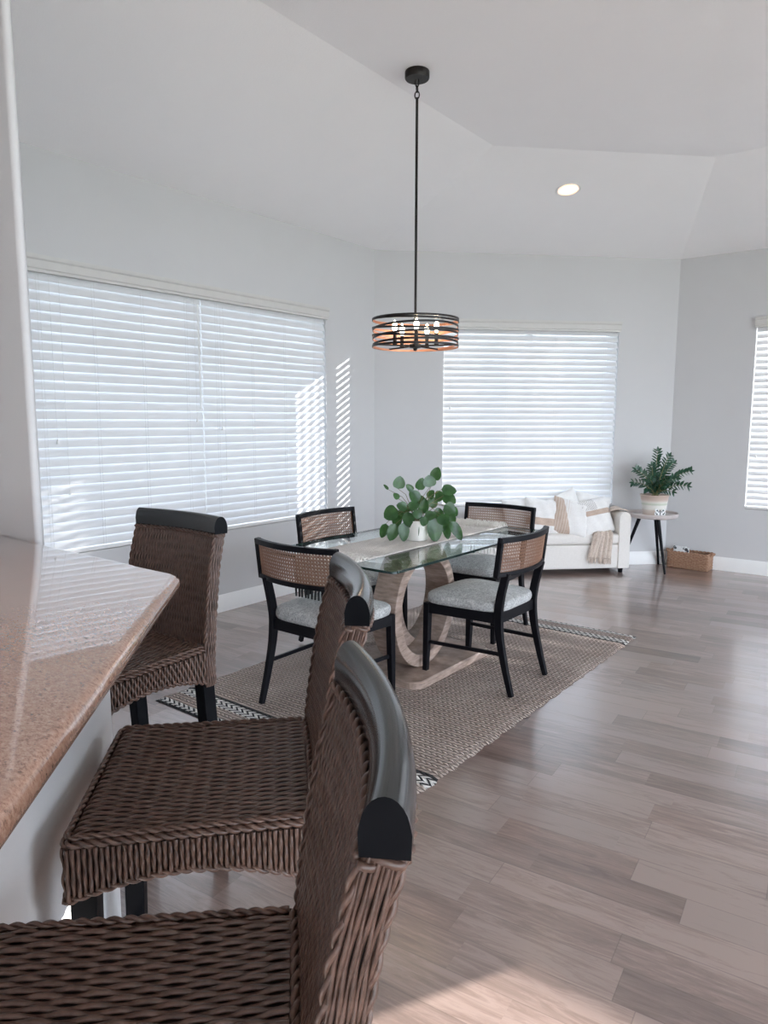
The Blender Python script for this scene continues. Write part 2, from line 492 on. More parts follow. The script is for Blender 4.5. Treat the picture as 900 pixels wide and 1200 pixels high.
# ------------------------------------------------------------------ geometry of the room
LW = -4.186                        # left wall plane, X
C1 = Vector((LW, 5.25, 0))         # corner left wall / back wall
C2 = Vector((-2.080, 7.356, 0))    # corner back wall / right wall
EX, SY = 4.5, -3.5                 # east and south walls (behind and beside the camera)
HWALL, HFLAT, RUN = 2.99, 3.35, 1.58
TH = .16

def wall(name, p0, p1, h, holes=(), mat='wall'):
    """inside face runs p0->p1 (inside on the right hand); holes: (s0,s1,z0,z1)"""
    p0 = Vector((p0[0], p0[1], 0)); p1 = Vector((p1[0], p1[1], 0))
    d = (p1-p0).normalized(); L = (p1-p0).length
    out = Vector((-d.y, d.x, 0))
    mb = MB()
    def blk(s0, s1, z0, z1):
        a = p0+d*s0; b = p0+d*s1
        q = []
        for z in (z0, z1):
            q += [a+Vector((0,0,z)), b+Vector((0,0,z)), b+out*TH+Vector((0,0,z)), a+out*TH+Vector((0,0,z))]
        mb.hexa(q)
    hs = sorted(holes); s = 0
    for (s0, s1, z0, z1) in hs:
        blk(s, s0, 0, h); 
        if z0 > 0: blk(s0, s1, 0, z0)
        blk(s0, s1, z1, h); s = s1
    blk(s, L, 0, h)
    o = mb.build(name, M[mat], smooth=False)
    return tag(o, kind='structure')
def window(name, p0, p1, s0, s1, z0, z1, mull=True, hbar=None, panels=2, glass='tint'):
    """frame, panes; set back in the wall thickness"""
    p0 = Vector((p0[0], p0[1], 0)); p1 = Vector((p1[0], p1[1], 0))
    d = (p1-p0).normalized(); out = Vector((-d.y, d.x, 0))
    root = empty(name, p0 + d*(s0+s1)/2 + out*.12 + Vector((0,0,z0)), math.atan2(d.y, d.x)); tag(root, kind='structure')
    w = (s1-s0)/2; h = z1-z0
    f = MB(); t = .045
    f.box(-w, w, -.025, .025, 0, t); f.box(-w, w, -.025, .025, h-t, h)
    f.box(-w, -w+t, -.025, .025, t, h-t); f.box(w-t, w, -.025, .025, t, h-t)
    if mull:
        for i in range(1, panels): f.box(-w+2*w*i/panels-.03, -w+2*w*i/panels+.03, -.025, .025, t, h-t)
    if hbar: f.box(-w+t, w-t, -.02, .02, hbar-.02, hbar+.02)
    f.build('window_frame', M['trim'], root, smooth=False)
    g = MB(); g.box(-w+t, w-t, -.003, .003, t, h-t); g.build('pane', M[glass], root, smooth=False)
    return root

WZ0, WZ1 = .615, 2.375
# left wall runs from south to north with the inside on its right (+X)
SL = (LW, SY); EL = (C1.x, C1.y)
wl = (1.98-SY, 4.578-SY, WZ0, WZ1)
wall('wall_left', SL, EL, 3.0, [wl])
window('window_1', SL, EL, *wl)
wb = (.655, 2.383, WZ0, WZ1)
wall('wall_back', C1, C2, 3.0, [wb])
window('window_2', C1, C2, *wb)
RS = (C2.x, C2.y); RE = (EX, C2.y)
wr = (-1.375-C2.x, .36-C2.x, WZ0, WZ1)
wr2 = (2.48-C2.x, 4.1-C2.x, 1.345, 2.3)
wall('wall_right', RS, RE, 3.0, [wr, wr2])
window('window_3', RS, RE, *wr)
window('window_4', RS, RE, *wr2, mull=False, glass='pane')
ES = (EX, C2.y); EE = (EX, SY)
we = (.5, C2.y+3.0, .02, 2.75)
wall('wall_east', ES, EE, 3.36, [we])
window('window_5', ES, EE, *we, panels=6, glass='pane')  # unseen side glazing, widened to flood the room with daylight
SS = (EX, SY); SE = (LW, SY)
ws = (.4, 2.4, .02, 2.75)
wall('wall_south', SS, SE, 3.36, [ws])
window('fill_window_6', SS, SE, *ws, panels=2, glass='pane')  # unseen opening behind the camera, added as fill light

# kitchen stub wall that stands at the end of the counter
mb = MB()
ol = [(LW, 1.062)] + [(-2.224 + .014*sin(t), 1.076 - .014*cos(t)) for t in [radians(x) for x in range(0, 151, 15)]] + [(-2.46, 1.21), (LW, 1.21)]
k = len(ol)
mb.add([(x, y, 0) for x, y in ol] + [(x, y, 3.36) for x, y in ol], [(i, (i+1)%k, k+(i+1)%k, k+i) for i in range(k)] + [tuple(range(k-1,-1,-1)), tuple(range(k, 2*k))])
tag(mb.build('wall_kitchen', M['wall'], sharp=50), kind='structure')

# floor, ceiling
mb = MB(); mb.box(LW-.2, EX+.2, SY-.2, 7.6, -.12, 0)
tag(mb.build('floor', M['floor'], smooth=False), kind='structure')
t1 = (LW+RUN, C1.y-RUN*math.tan(pi/8), HFLAT); t2 = (C2.x+RUN*math.tan(pi/8), C2.y-RUN, HFLAT)
cv = [(LW,SY,HWALL),(LW,C1.y,HWALL),(C2.x,C2.y,HWALL),(EX,C2.y,HWALL),(LW+RUN,SY,HFLAT),t1,t2,(EX,C2.y-RUN,HFLAT),(EX,SY,HFLAT)]
mb = MB(); mb.add(cv, [(0,4,5,1),(1,5,6,2),(2,6,7,3),(4,8,7,6,5)])
n0 = len(cv); up = [(x,y,z+.15) for x,y,z in cv]
mb.add(up, [(1,5,4,0),(2,6,5,1),(3,7,6,2),(5,6,7,8,4)])
tag(mb.build('ceiling', M['ceiling'], smooth=False), kind='structure')
# outdoor ground seen only as light through the blinds
mb = MB(); mb.box(-40, 40, -40, 50, -.5, -.3)
tag(mb.build('ground', M['concrete'], smooth=False), kind='structure')

def baseboard(name, p0, p1):
    p0 = Vector((p0[0], p0[1], 0)); p1 = Vector((p1[0], p1[1], 0)); d = (p1-p0).normalized(); inn = Vector((d.y, -d.x, 0))
    prof = [(0,0),(.018,0),(.018,.085),(.013,.1),(.010,.118),(.004,.13),(0,.13)]
    mb = MB(); vs = []
    for p in (p0, p1):
        for a, z in prof: vs.append(p + inn*a + Vector((0,0,z)))
    k = len(prof)
    mb.add(vs, [(i, (i+1)%k, k+(i+1)%k, k+i) for i in range(k)])
    tag(mb.build(name, M['trim'], sharp=20), kind='structure')
baseboard('baseboard_left', (LW, 1.2), C1)
baseboard('baseboard_back', C1, C2)
baseboard('baseboard_right', C2, (EX, C2.y))

# ------------------------------------------------------------------ blinds
def make_blind(p, ang, width, label, tilt=62, nlad=4, wand=None, tassels=()):
    """p: middle of the blind at the wall plane at floor level; local +x runs along the wall, -y into the room"""
    root = empty('window_blind', p, ang, label, 'window blind', None)
    w = width/2; pitch = .0575; sw = .063
    ztop = WZ1-.072
    n = 29; zb = WZ0+.026
    pitch = (ztop-zb)/(n)
    y0 = .022                                   # slat axis sits inside the reveal
    mb = MB(); t = radians(tilt)
    for i in range(n):
        z = ztop - pitch*(i+.35)
        sec = []
        for s, e in ((1,1),(-1,-1)):
            for q in range(7):
                a = (q/6-.5)*e                 # -.5 .. .5 across the slat
                crown = .005*(1-(2*a)**2)
                hgt = crown + s*.0014
                # a>0 towards the room; room edge hangs low
                yy = -a*sw*cos(t) - hgt*sin(t); zz = -a*sw*sin(t) + hgt*cos(t)
                sec.append((y0+yy, z+zz))
        tw = random.uniform(-.0012, .0012)
        k = len(sec)
        vs = [(-w, y, zz) for y, zz in sec] + [(w, y, zz+tw) for y, zz in sec]
        mb.add(vs, [(j, (j+1)%k, k+(j+1)%k, k+j) for j in range(k)] + [tuple(range(k-1,-1,-1)), tuple(range(k, 2*k))])
    mb.build('slats', M['slat'], root, sharp=50)
    b = MB(); b.box(-w, w, -.008, .048, WZ0+.004, WZ0+.030); b.build('bottom_rail', M['trim'], root, bevel=.006)
    h = MB(); h.box(-w, w, -.006, .055, WZ1-.06, WZ1-.004); h.build('head_rail', M['trim'], root, smooth=False)
    for i in range(nlad):
        x = -w + .13 + (2*w-.26)*i/(nlad-1)
        l = MB()
        yf = y0 - sw*.5*cos(t) - .004
        yb = y0 + sw*.5*cos(t) + .003
        for dx in (-.009, .009):
            l.tube([(x+dx, yf, ztop+.03), (x+dx, yf, WZ0+.03)], .0008, 5)
        l.tube([(x, yb, ztop+.03), (x, yb, WZ0+.03)], .0012, 5)
        for k2 in range(n):                   # little knots where each slat is held
            z = ztop - pitch*(k2+.35) - sw*.5*sin(t)
            l.tube([(x-.009, yf, z+.004), (x+.009, yf, z+.010)], .0012, 4)
        l.build('ladder_cord', M['cord'], root)
    if wand is not None:
        l = MB(); l.tube([(wand, -.018, WZ1-.12), (wand, -.022, WZ1-.85)], .0045, 6); l.build('tilt_wand', M['trim'], root)
    for (x, z) in tassels:
        l = MB()
        l.tube([(x, -.016, WZ1-.10), (x, -.016, z+.02)], .001, 5)
        l.lathe([(.0, .03), (.004, .028), (.006, .018), (.010, .004), (.010, 0), (0, 0)], 10, (x, -.016, z))
        l.build('pull_cord', M['chrome'] if False else M['cord'], root)
    return root
def make_valance(p, ang, width, label):
    prof = [(-.002, -.095), (-.026, -.095), (-.026, -.080), (-.032, -.074), (-.032, -.030), (-.040, -.022), (-.044, -.010), (-.044, 0), (-.002, 0)]
    mb = MB(); w = width/2; k = len(prof)
    vs = [(-w, y, z) for y, z in prof] + [(w, y, z) for y, z in prof]
    mb.add(vs, [(i, k+i, k+(i+1)%k, (i+1)%k) for i in range(k)] + [tuple(range(k)), tuple(range(2*k-1, k-1, -1))])
    o = mb.build('blind_valance', M['valance'], loc=(p[0], p[1], WZ1+.012), rotz=ang, sharp=25)
    return tag(o, label, 'valance')
aL = pi/2
make_blind((LW, (1.985+3.278)/2, 0), aL, 3.278-1.985, 'white slatted blind on the left wall, the one nearer the counter', 72, 4, wand=.60, tassels=((-.46,1.30),(-.40,.99),(.57,1.43)))
make_blind((LW, (3.281+4.572)/2, 0), aL, 4.572-3.281, 'white slatted blind on the left wall streaked with sunlit patches', 71, 4, tassels=((-.5,1.37),(-.47,1.0)))
make_valance((LW, 3.279), aL, 2.62, 'long white valance across the top of the two left wall blinds')
aB = pi/4; db = (C2-C1).normalized()
pm = C1 + db*((wb[0]+wb[1])/2)
make_blind((pm.x, pm.y, 0), aB, wb[1]-wb[0]-.012, 'bright white slatted blind behind the sofa and cushions', 65, 4, tassels=((-.8,1.55),(-.8,1.22)))
make_valance((pm.x, pm.y), aB, wb[1]-wb[0]+.02, 'white valance, coloured grey for backlight, above the blind behind the sofa')
xm = (-1.375+.36)/2
make_blind((xm, C2.y, 0), 0, .36+1.375-.012, 'white slatted blind at the right edge, beyond the side table', 66, 4, tassels=((-.78,1.5),(-.80,1.1)))
make_valance((xm, C2.y), 0, .36+1.375+.02, 'short stretch of valance over the blind at the right edge')

# ------------------------------------------------------------------ breakfast bar
HC, TC = 1.07, .040
A = Vector((-1.452, 1.052)); e = Vector((.7071, -.7071)); nin = Vector((-.7071, -.7071))
def slab_outline():
    B = A + e*2.3
    D = .62
    B2 = B + nin*D
    I = Vector((A.x - D*.4142, A.y - D))
    p = [A, B, B2, I, Vector((-2.62, I.y)), Vector((-2.62, A.y))]
    return p
def bullnose_slab(mb, pts, z1, t, r, seg=6):
    """slab with half round edges all round; first corner rounded"""
    # outline with a small fillet at the first corner
    pts = [Vector((p.x, p.y)) for p in pts]
    def fillet(i, rad, n=6):
        a, b, c = pts[i-1], pts[i], pts[(i+1) % len(pts)]
        u = (a-b).normalized(); w = (c-b).normalized()
        return [b.lerp(b, 0) + u*rad*(1-s)**2 + w*rad*s**2 for s in [j/n for j in range(n+1)]]
    ol = fillet(0, .035)
    for q in pts[1:]: ol.append(q)
    n = len(ol)
    # outward normals by offset
    def offs(d):
        res = []
        for i in range(n):
            a, b, c = ol[i-1], ol[i], ol[(i+1) % n]
            e1 = (b-a).normalized(); e2 = (c-b).normalized()
            n1 = Vector((e1.y, -e1.x)); n2 = Vector((e2.y, -e2.x))
            # polygon is clockwise seen from above -> outward is left
            m = -(n1+n2); m.normalize()
            k = max(.35, m.dot(-n1))
            res.append(b - m*(d/k) if False else b + m*(d/k)*-1)
        return res
    rings = []
    for j in range(seg+1):
        a = -pi/2 + pi*j/seg
        inset = r*(1-cos(a)); z = z1 - t/2 + sin(a)*t/2
        rings.append([(p.x, p.y, z) for p in offs(inset)])
    o = len(mb.v)
    for R_ in rings: mb.v += R_
    for j in range(seg):
        for i in range(n):
            i2 = (i+1) % n
            mb.f.append([o+j*n+i, o+j*n+i2, o+(j+1)*n+i2, o+(j+1)*n+i]); mb.m.append(0)
    mb.f.append([o+seg*n+i for i in range(n)]); mb.m.append(0)
    mb.f.append([o+i for i in range(n-1, -1, -1)]); mb.m.append(0)
mb = MB(); bullnose_slab(mb, slab_outline(), HC, TC, .02, 8)
ct = mb.build('countertop', M['granite'], sharp=35)
tag(ct, 'speckled pinkish-tan granite bar top with rounded edge, left foreground', 'countertop')
# knee wall below
o_ = .165
K = Vector((A.x - .4142*o_, A.y - o_))
mb = MB()
def prism(mb, pts, z0, z1):
    n = len(pts); vs = [(p.x, p.y, z0) for p in pts] + [(p.x, p.y, z1) for p in pts]
    mb.add(vs, [(i, (i+1) % n, n+(i+1) % n, n+i) for i in range(n)] + [tuple(range(n-1, -1, -1)), tuple(range(n, 2*n))])
KB = K + e*2.25; KT = .14
K2 = Vector((K.x - KT*.4142, K.y - KT))
prism(mb, [Vector((-2.5, K2.y)), K2, K2 + e*2.2, KB, K, Vector((-2.5, K.y))], 0, HC-TC-.001)
tag(mb.build('wall_counter', M['wall'], smooth=False, bevel=.008), kind='structure')

# ------------------------------------------------------------------ bar stools
def strands(mb, S, n, m, r, amp, v0=0.0, v1=1.0, flat=.75, per=5, wid=1.0, jit=.0):
    """n strands running along v over a surface S(u,v)->(pos), woven over m stakes"""
    eps = 1e-3
    for i in range(n):
        u = (i+.5)/n
        steps = max(6, int(m*per))
        pts = []; nor = []
        for j in range(steps+1):
            v = v0 + (v1-v0)*j/steps
            p = Vector(S(u, v)); pu = Vector(S(min(1, u+eps), v)) - Vector(S(max(0, u-eps), v)); pv = Vector(S(u, min(1, v+eps))) - Vector(S(u, max(0, v-eps)))
            nn = pu.cross(pv)
            if nn.length < 1e-12: nn = Vector((0,0,1))
            nn.normalize()
            a = sin(pi*(j/steps*m + i)) * amp
            lat = pu.normalized() * (jit*sin(pi*(j/steps*m+i)*.5+i*1.7))
            pts.append(p + nn*(a + r*.4) + lat); nor.append(nn)
        prof = [(cos(2*pi*q/5)*r*flat, sin(2*pi*q/5)*r*wid) for q in range(5)]
        mb.sweep(pts, prof, lambda k_, nor=nor: nor[k_], 0, caps=False)
def make_stool():
    root = empty('bar_stool', (0,0,0))
    zs = .755
    XF, XB = .205, -.205
    hw = lambda x: .222 - .012*(XF-x)/(XF-XB)
    dish = lambda x, y: -.014*(1-(y/.22)**2)*(1-((x)/.21)**2)
    botz = lambda s: .640 + .040*(1-(2*s-1)**2)        # arched lower edge of the apron
    # --- seat
    mb = MB()
    def top(u, v):                                     # u across (y), v front -> back
        x = XF + (XB-XF)*v; y = hw(x)*(2*u-1)
        edge = min(u, 1-u)
        dz = -.016*max(0, 1-edge/.05)**2 - (.018*max(0, 1-v/.06)**2)
        return (x, -y, zs + dish(x, y) + dz)
    strands(mb, top, 48, 13, .0044, .0024, per=5, flat=.7, jit=.0006)
    mb.grid(lambda u, v: (lambda q: (q[0], q[1], q[2]-.003))(top(u, v)), 12, 12, 1)
    # apron: front, two sides, back
    def front(u, v):
        y = .222*(2*u-1); zt = zs-.018+dish(XF, y); return (XF + .002, -y if False else y, zt + (botz(u)-zt)*v)
    def side(sg):
        def fn(u, v):
            x = XF + (XB-XF)*u if sg > 0 else XB + (XF-XB)*u
            zt = zs-.018; s = (XF-x)/(XF-XB)
            return (x, sg*(hw(x)+.002), zt + (botz(s)-zt)*v)
        return fn
    for fn, n in ((front, 48), (side(1), 44), (side(-1), 44)):
        strands(mb, lambda u, v, fn=fn: fn(1-u, v), n, 4.0, .0040, .0020, per=5, flat=.7)
        def bk(u, v, fn=fn):
            p = fn(u, v); return (p[0]*.985, p[1]*.985, p[2])
        mb.grid(bk, 12, 4, 1)
    # closing underside
    mb.grid(lambda u, v: (XF+(XB-XF)*v, hw(XF+(XB-XF)*v)*(2*u-1)*.97, zs-.05), 4, 4, 1)
    # plaited borders
    rim = [(XB, -hw(XB), zs-.010), (XF-.01, -hw(XF), zs-.012), (XF+.002, -hw(XF)+.012, zs-.014), (XF+.002, hw(XF)-.012, zs-.014), (XF-.01, hw(XF), zs-.012), (XB, hw(XB), zs-.010)]
    mb.rope(rim, .0070, 46)
    rim2 = [(x*.985, y*.975, z+.010) for x, y, z in rim]
    mb.rope(rim2, .0055, 46)
    low = []
    for i in range(9): s = i/8; x = XB+(XF-XB)*s; low.append((x, -hw(x)-.002, botz(1-s)))
    for i in range(1, 9): s = i/8; low.append((XF+.003, -.222+.444*s, botz(s)))
    for i in range(1, 9): s = i/8; x = XF+(XB-XF)*s; low.append((x, hw(x)+.002, botz(s)))
    mb.rope(low, .0066, 46)
    mb.build('seat', [M['wicker'], M['wickback']], root, sharp=0)
    # --- backrest
    z0, z1 = .625, 1.096
    def xb(z, y):
        lean = -.226 - .090*max(0, z-.70)/.4*(.8 + .5*max(0, z-.70))
        cz = min(1, max(0, (z-.70)/.30)); 
        return lean + (.025*cz)*((y/.20)**2)
    hb = lambda z: .210 - .014*(z-z0)/(z1-z0)
    TB = .018
    mb = MB()
    def ff(u, v):
        z = z1 + (.735-z1)*v; y = hb(z)*(1-2*u); return (xb(z, y)+TB, y, z)
    def fr(u, v):
        z = z1 + (z0-z1)*v; y = hb(z)*(2*u-1); return (xb(z, y)-TB, y, z)
    strands(mb, lambda u, v: ff(1-u, v), 64, 15, .0035, .0015, per=4, flat=.65, jit=.0012)
    strands(mb, lambda u, v: fr(1-u, v), 56, 14, .0039, .0018, per=4, flat=.65, jit=.0008)
    mb.grid(lambda u, v: (lambda q: (q[0]-.003, q[1], q[2]))(ff(u, v)), 12, 10, 1)
    mb.grid(lambda u, v: (lambda q: (q[0]+.003, q[1], q[2]))(fr(u, v)), 12, 10, 1)
    for sg in (1, -1):
        def sd(u, v, sg=sg):
            z = z1 + (z0-z1)*v; y = sg*hb(z); 
            uu = u if sg > 0 else 1-u
            return (xb(z, y) + TB*(1-2*uu) , y + sg*.004*sin(pi*u), z)
        strands(mb, lambda u, v, sd=sd: sd(1-u, v), 8, 14, .0026, .0012, per=4, flat=.75, jit=.0008)
        mb.grid(lambda u, v, sd=sd, sg=sg: (lambda q: (q[0], q[1]-sg*.003, q[2]))(sd(u, v)), 4, 10, 1)
        # welt down the front corner
        mb.rope([(xb(z, hb(z))+TB+.001, sg*(hb(z)-.002), z) for z in [z1+(.74-z1)*i/10 for i in range(11)]], .0055, 40)
        mb.rope([(xb(z, hb(z))-TB-.001, sg*(hb(z)-.002), z) for z in [z1+(z0-z1)*i/10 for i in range(11)]], .0055, 40)
    for sgx in (1, -1):
        mb.rope([(xb(z1-.006, y)+sgx*(TB+.003), y, z1-.006) for y in [-.195+.39*i/12 for i in range(13)]], .0065, 46)
    mb.rope([(xb(z1-.006, .2)+x, .199, z1-.006) for x in (-.02, .02)], .0065, 42)
    mb.rope([(xb(z1-.006, .2)+x, -.199, z1-.006) for x in (-.02, .02)], .0065, 42)
    mb.rope([(xb(.752, y)+TB+.004, y, .752) for y in [-.2+.4*i/12 for i in range(13)]], .0075, 42)
    mb.rope([(xb(z0, y)-TB, y, z0+.004) for y in [-.2+.4*i/12 for i in range(13)]], .008, 42)
    mb.build('backrest', [M['wicker'], M['wickback']], root, sharp=0)
    # --- black top rail, domed section
    mb = MB()
    W, Hh = .0215, .054
    prof = [(0, -W), (0, W)]
    prof = [(0, -W), (Hh*.40, -W-.001)] + [(Hh*.40 + Hh*.6*sin(a), -W*cos(a)) for a in [pi*j/12 for j in range(1, 12)]] + [(Hh*.40, W+.001), (0, W)]
    L = .204
    pts = [(xb(z1, y)*1.0 - .002, y, z1) for y in [-L + 2*L*i/24 for i in range(25)]]
    mb.sweep(pts, prof, (0,0,1), 0, capmi=1)
    mb.build('top_rail', [M['stoolblack'], M['stoolleg']], root, sharp=50)
    # --- legs and stretchers
    def leg(x, y, sx, sy):
        l = MB(); l.bar([(x, y, .69), (x+sx*.35, y+sy*.35, .45), (x+sx, y+sy, 0)], .044, .044, (1,0,0), scale=[1, 1, .82]); l.build('leg', M['stoolleg'], root, smooth=False, bevel=.003)
    for sy in (1, -1):
        leg(XF-.026, sy*.193, .012, sy*.008); leg(XB-.016, sy*.180, -.045, sy*.008)
    st = MB(); st.box(XF-.03, XF-.006, -.19, .19, .255, .29); st.build('footrest', M['stoolleg'], root, smooth=False, bevel=.003)
    for sy in (1, -1):
        st = MB(); st.bar([(XF-.02, sy*.196, .20), (XB-.05, sy*.184, .20)], .028, .02, (0,0,1)); st.build('stretcher', M['stoolleg'], root, smooth=False, bevel=.003)
    st = MB(); st.box(XB-.058, XB-.036, -.18, .18, .30, .328); st.build('stretcher', M['stoolleg'], root, smooth=False, bevel=.003)
    return root
stool = make_stool()
stools = [(( -1.112, .841), 226, 'dark wicker bar stool, the middle one of three along the granite bar'),
          ((-.676, .363), 224.5, 'dark wicker bar stool nearest the camera, cut off by the bottom edge'),
          ((-1.925, 1.108), -87.5, 'dark wicker bar stool farthest away, set at the far corner of the bar')]
for i, ((x, y), a, lab) in enumerate(stools):
    o = stool if i == 0 else copy_tree(stool)
    o.location = (x, y, 0); o.rotation_euler = (0, 0, radians(a))
    tag(o, lab, 'bar stool', 'wicker stools at the granite bar')

# ------------------------------------------------------------------ rug
RX0, RX1, RY0, RY1 = -3.09, -1.475, 2.045, 4.677
RC = ((RX0+RX1)/2, (RY0+RY1)/2); RH = .012
mb = MB()
def rugtop(u, v):
    x = (RX0-RX1)/2 + (RX1-RX0)*u; y = (RY0-RY1)/2 + (RY1-RY0)*v
    edge = min(min(u, 1-u)*(RX1-RX0), min(v, 1-v)*(RY1-RY0))
    if u in (0, 1): x += .005*sin(y*37)+.004*sin(y*83+1)
    z = RH if edge > .001 else .002
    return (x, y, z)
mb.grid(rugtop, 50, 160)
rug = mb.build('area_rug', M['rug'], loc=(RC[0], RC[1], 0), sharp=0)
tag(rug, 'woven jute rug with black and white end stripes under the dining table', 'rug')

# ------------------------------------------------------------------ dining table
TCX, TCY = -2.37, 3.36
troot = empty('dining_table', (TCX, TCY, RH), 0, 'glass-topped dining table on two interlocking oak rings', 'dining table')
gw, gl, gz, gt = .445, .80, .738, .012
mb = MB()
def rrect(hx, hy, r, n=5):
    p = []
    for cx, cy, a0 in ((hx-r, hy-r, 0), (-hx+r, hy-r, pi/2), (-hx+r, -hy+r, pi), (hx-r, -hy+r, 3*pi/2)):
        for i in range(n+1):
            a = a0 + pi/2*i/n; p.append((cx+r*cos(a), cy+r*sin(a)))
    return p
ol = rrect(gw, gl, .03); k = len(ol)
ol2 = rrect(gw-.002, gl-.002, .028)
vs = [(x, y, gz-gt) for x, y in ol] + [(x, y, gz-.002) for x, y in ol] + [(x, y, gz) for x, y in ol2]
mb.add(vs, [(i, (i+1)%k, k+(i+1)%k, k+i) for i in range(k)] + [(k+i, k+(i+1)%k, 2*k+(i+1)%k, 2*k+i) for i in range(k)], 1)
mb.add(vs, [tuple(range(k-1, -1, -1))], 0)
mb.add(vs, [tuple(range(2*k, 3*k))], 0)
g_ = mb.build('glass_top', [M['tableglass'], M['glassedge']], troot, smooth=False); tag(g_, 'clear greenish glass top')
# plinth
ol = rrect(.30, .40, .07, 6); k = len(ol); ol2 = rrect(.292, .392, .065, 6)
mb = MB(); vs = [(x, y, 0) for x, y in ol] + [(x, y, .032) for x, y in ol] + [(x, y, .04) for x, y in ol2]
mb.add(vs, [(i, (i+1)%k, k+(i+1)%k, k+i) for i in range(k)] + [(k+i, k+(i+1)%k, 2*k+(i+1)%k, 2*k+i) for i in range(k)] + [tuple(range(k-1,-1,-1)), tuple(range(2*k, 3*k))])
mb.build('plinth', M['oak'], troot, smooth=False)
def ring(cx, cy, rot, ry, rz, band, t, zc):
    mb = MB(); n = 64
    prof = []
    for i in range(n):
        a = 2*pi*i/n
        prof.append(a)
    ca, sa = cos(rot), sin(rot)
    vs = []
    for a in prof:
        for (rr, bx) in ((0, -band/2), (0, band/2), (-t, band/2), (-t, -band/2)):
            yy = (ry+rr)*cos(a); zz = zc + (rz+rr)*sin(a)
            x = bx; y = yy
            vs.append((cx + x*ca - y*sa, cy + x*sa + y*ca, zz))
    fs = []
    for i in range(n):
        i2 = (i+1) % n
        for j in range(4): fs.append((i*4+j, i*4+(j+1)%4, i2*4+(j+1)%4, i2*4+j))
    mb.add(vs, fs)
    return mb.build('pedestal_ring', M['oak'], troot, sharp=40, bevel=.003)
zc = (.04+gz-gt)/2; rz = (gz-gt-.04)/2
ring(.085, -.115, radians(5), .345, rz, .15, .068, zc)
ring(-.085, .115, radians(5), .335, rz-.001, .15, .068, zc)

# runner with fringes
TOPZ = gz + RH
rn = MB()
RXW = .188
yN, yF = -gl-.004, gl+.004
path = [(yN-.004, TOPZ-.155), (yN-.004, TOPZ-.06), (yN-.003, TOPZ-.012), (yN+.004, TOPZ+.004), (yN+.04, TOPZ+.004)] + [(yN+.04+(yF-yN-.08)*i/30, TOPZ+.004) for i in range(1, 30)] + [(yF-.04, TOPZ+.004), (yF-.004, TOPZ+.004), (yF+.003, TOPZ-.012), (yF+.004, TOPZ-.06), (yF+.004, TOPZ-.155)]
rn.grid(lambda u, v: (-RXW+2*RXW*u, path[round(v*(len(path)-1))][0], path[round(v*(len(path)-1))][1]), 14, len(path))
rr = rn.build('table_runner', M['runner'], loc=(TCX-.008, TCY, 0), sharp=0, solid=.003)
tag(rr, 'cream woven runner laid lengthwise on the glass dining table', 'table runner')
for sy, mt in ((-1, 'tassel'), (1, 'fringe')):
    fb = MB()
    y = (gl+.008)*sy
    for i in range(16):
        x = -RXW+.01+(2*RXW-.02)*i/15
        fb.tube([(x, y, TOPZ-.150), (x+random.uniform(-.004,.004), y+sy*.003, TOPZ-.17), (x+random.uniform(-.006,.006), y+sy*.002, TOPZ-.208)], [.003, .0065, .005], 6)
    tag(fb.build('tassel_fringe', M[mt], rr), 'tassels coloured dark for shade' if sy < 0 else 'white tassels')
for ys in (-1, 1):
    # fluffy looped rows across the ends of the runner
    fb = MB()
    for row in range(4):
        for i in range(40):
            x = -RXW + .006 + (2*RXW-.012)*i/39; y = ys*(gl-.03-.035*row) + random.uniform(-.006, .006)
            h = random.uniform(.010, .016) if ys < 0 else random.uniform(.016, .028)
            fb.tube([(x-.006, y-.006, TOPZ+.005), (x-.003, y, TOPZ+.005+h), (x+.004, y+.004, TOPZ+.005+h*.8), (x+.008, y+.008, TOPZ+.005)], .0035, 5)
    fb.build('tufted_band', M['fringe'], rr)

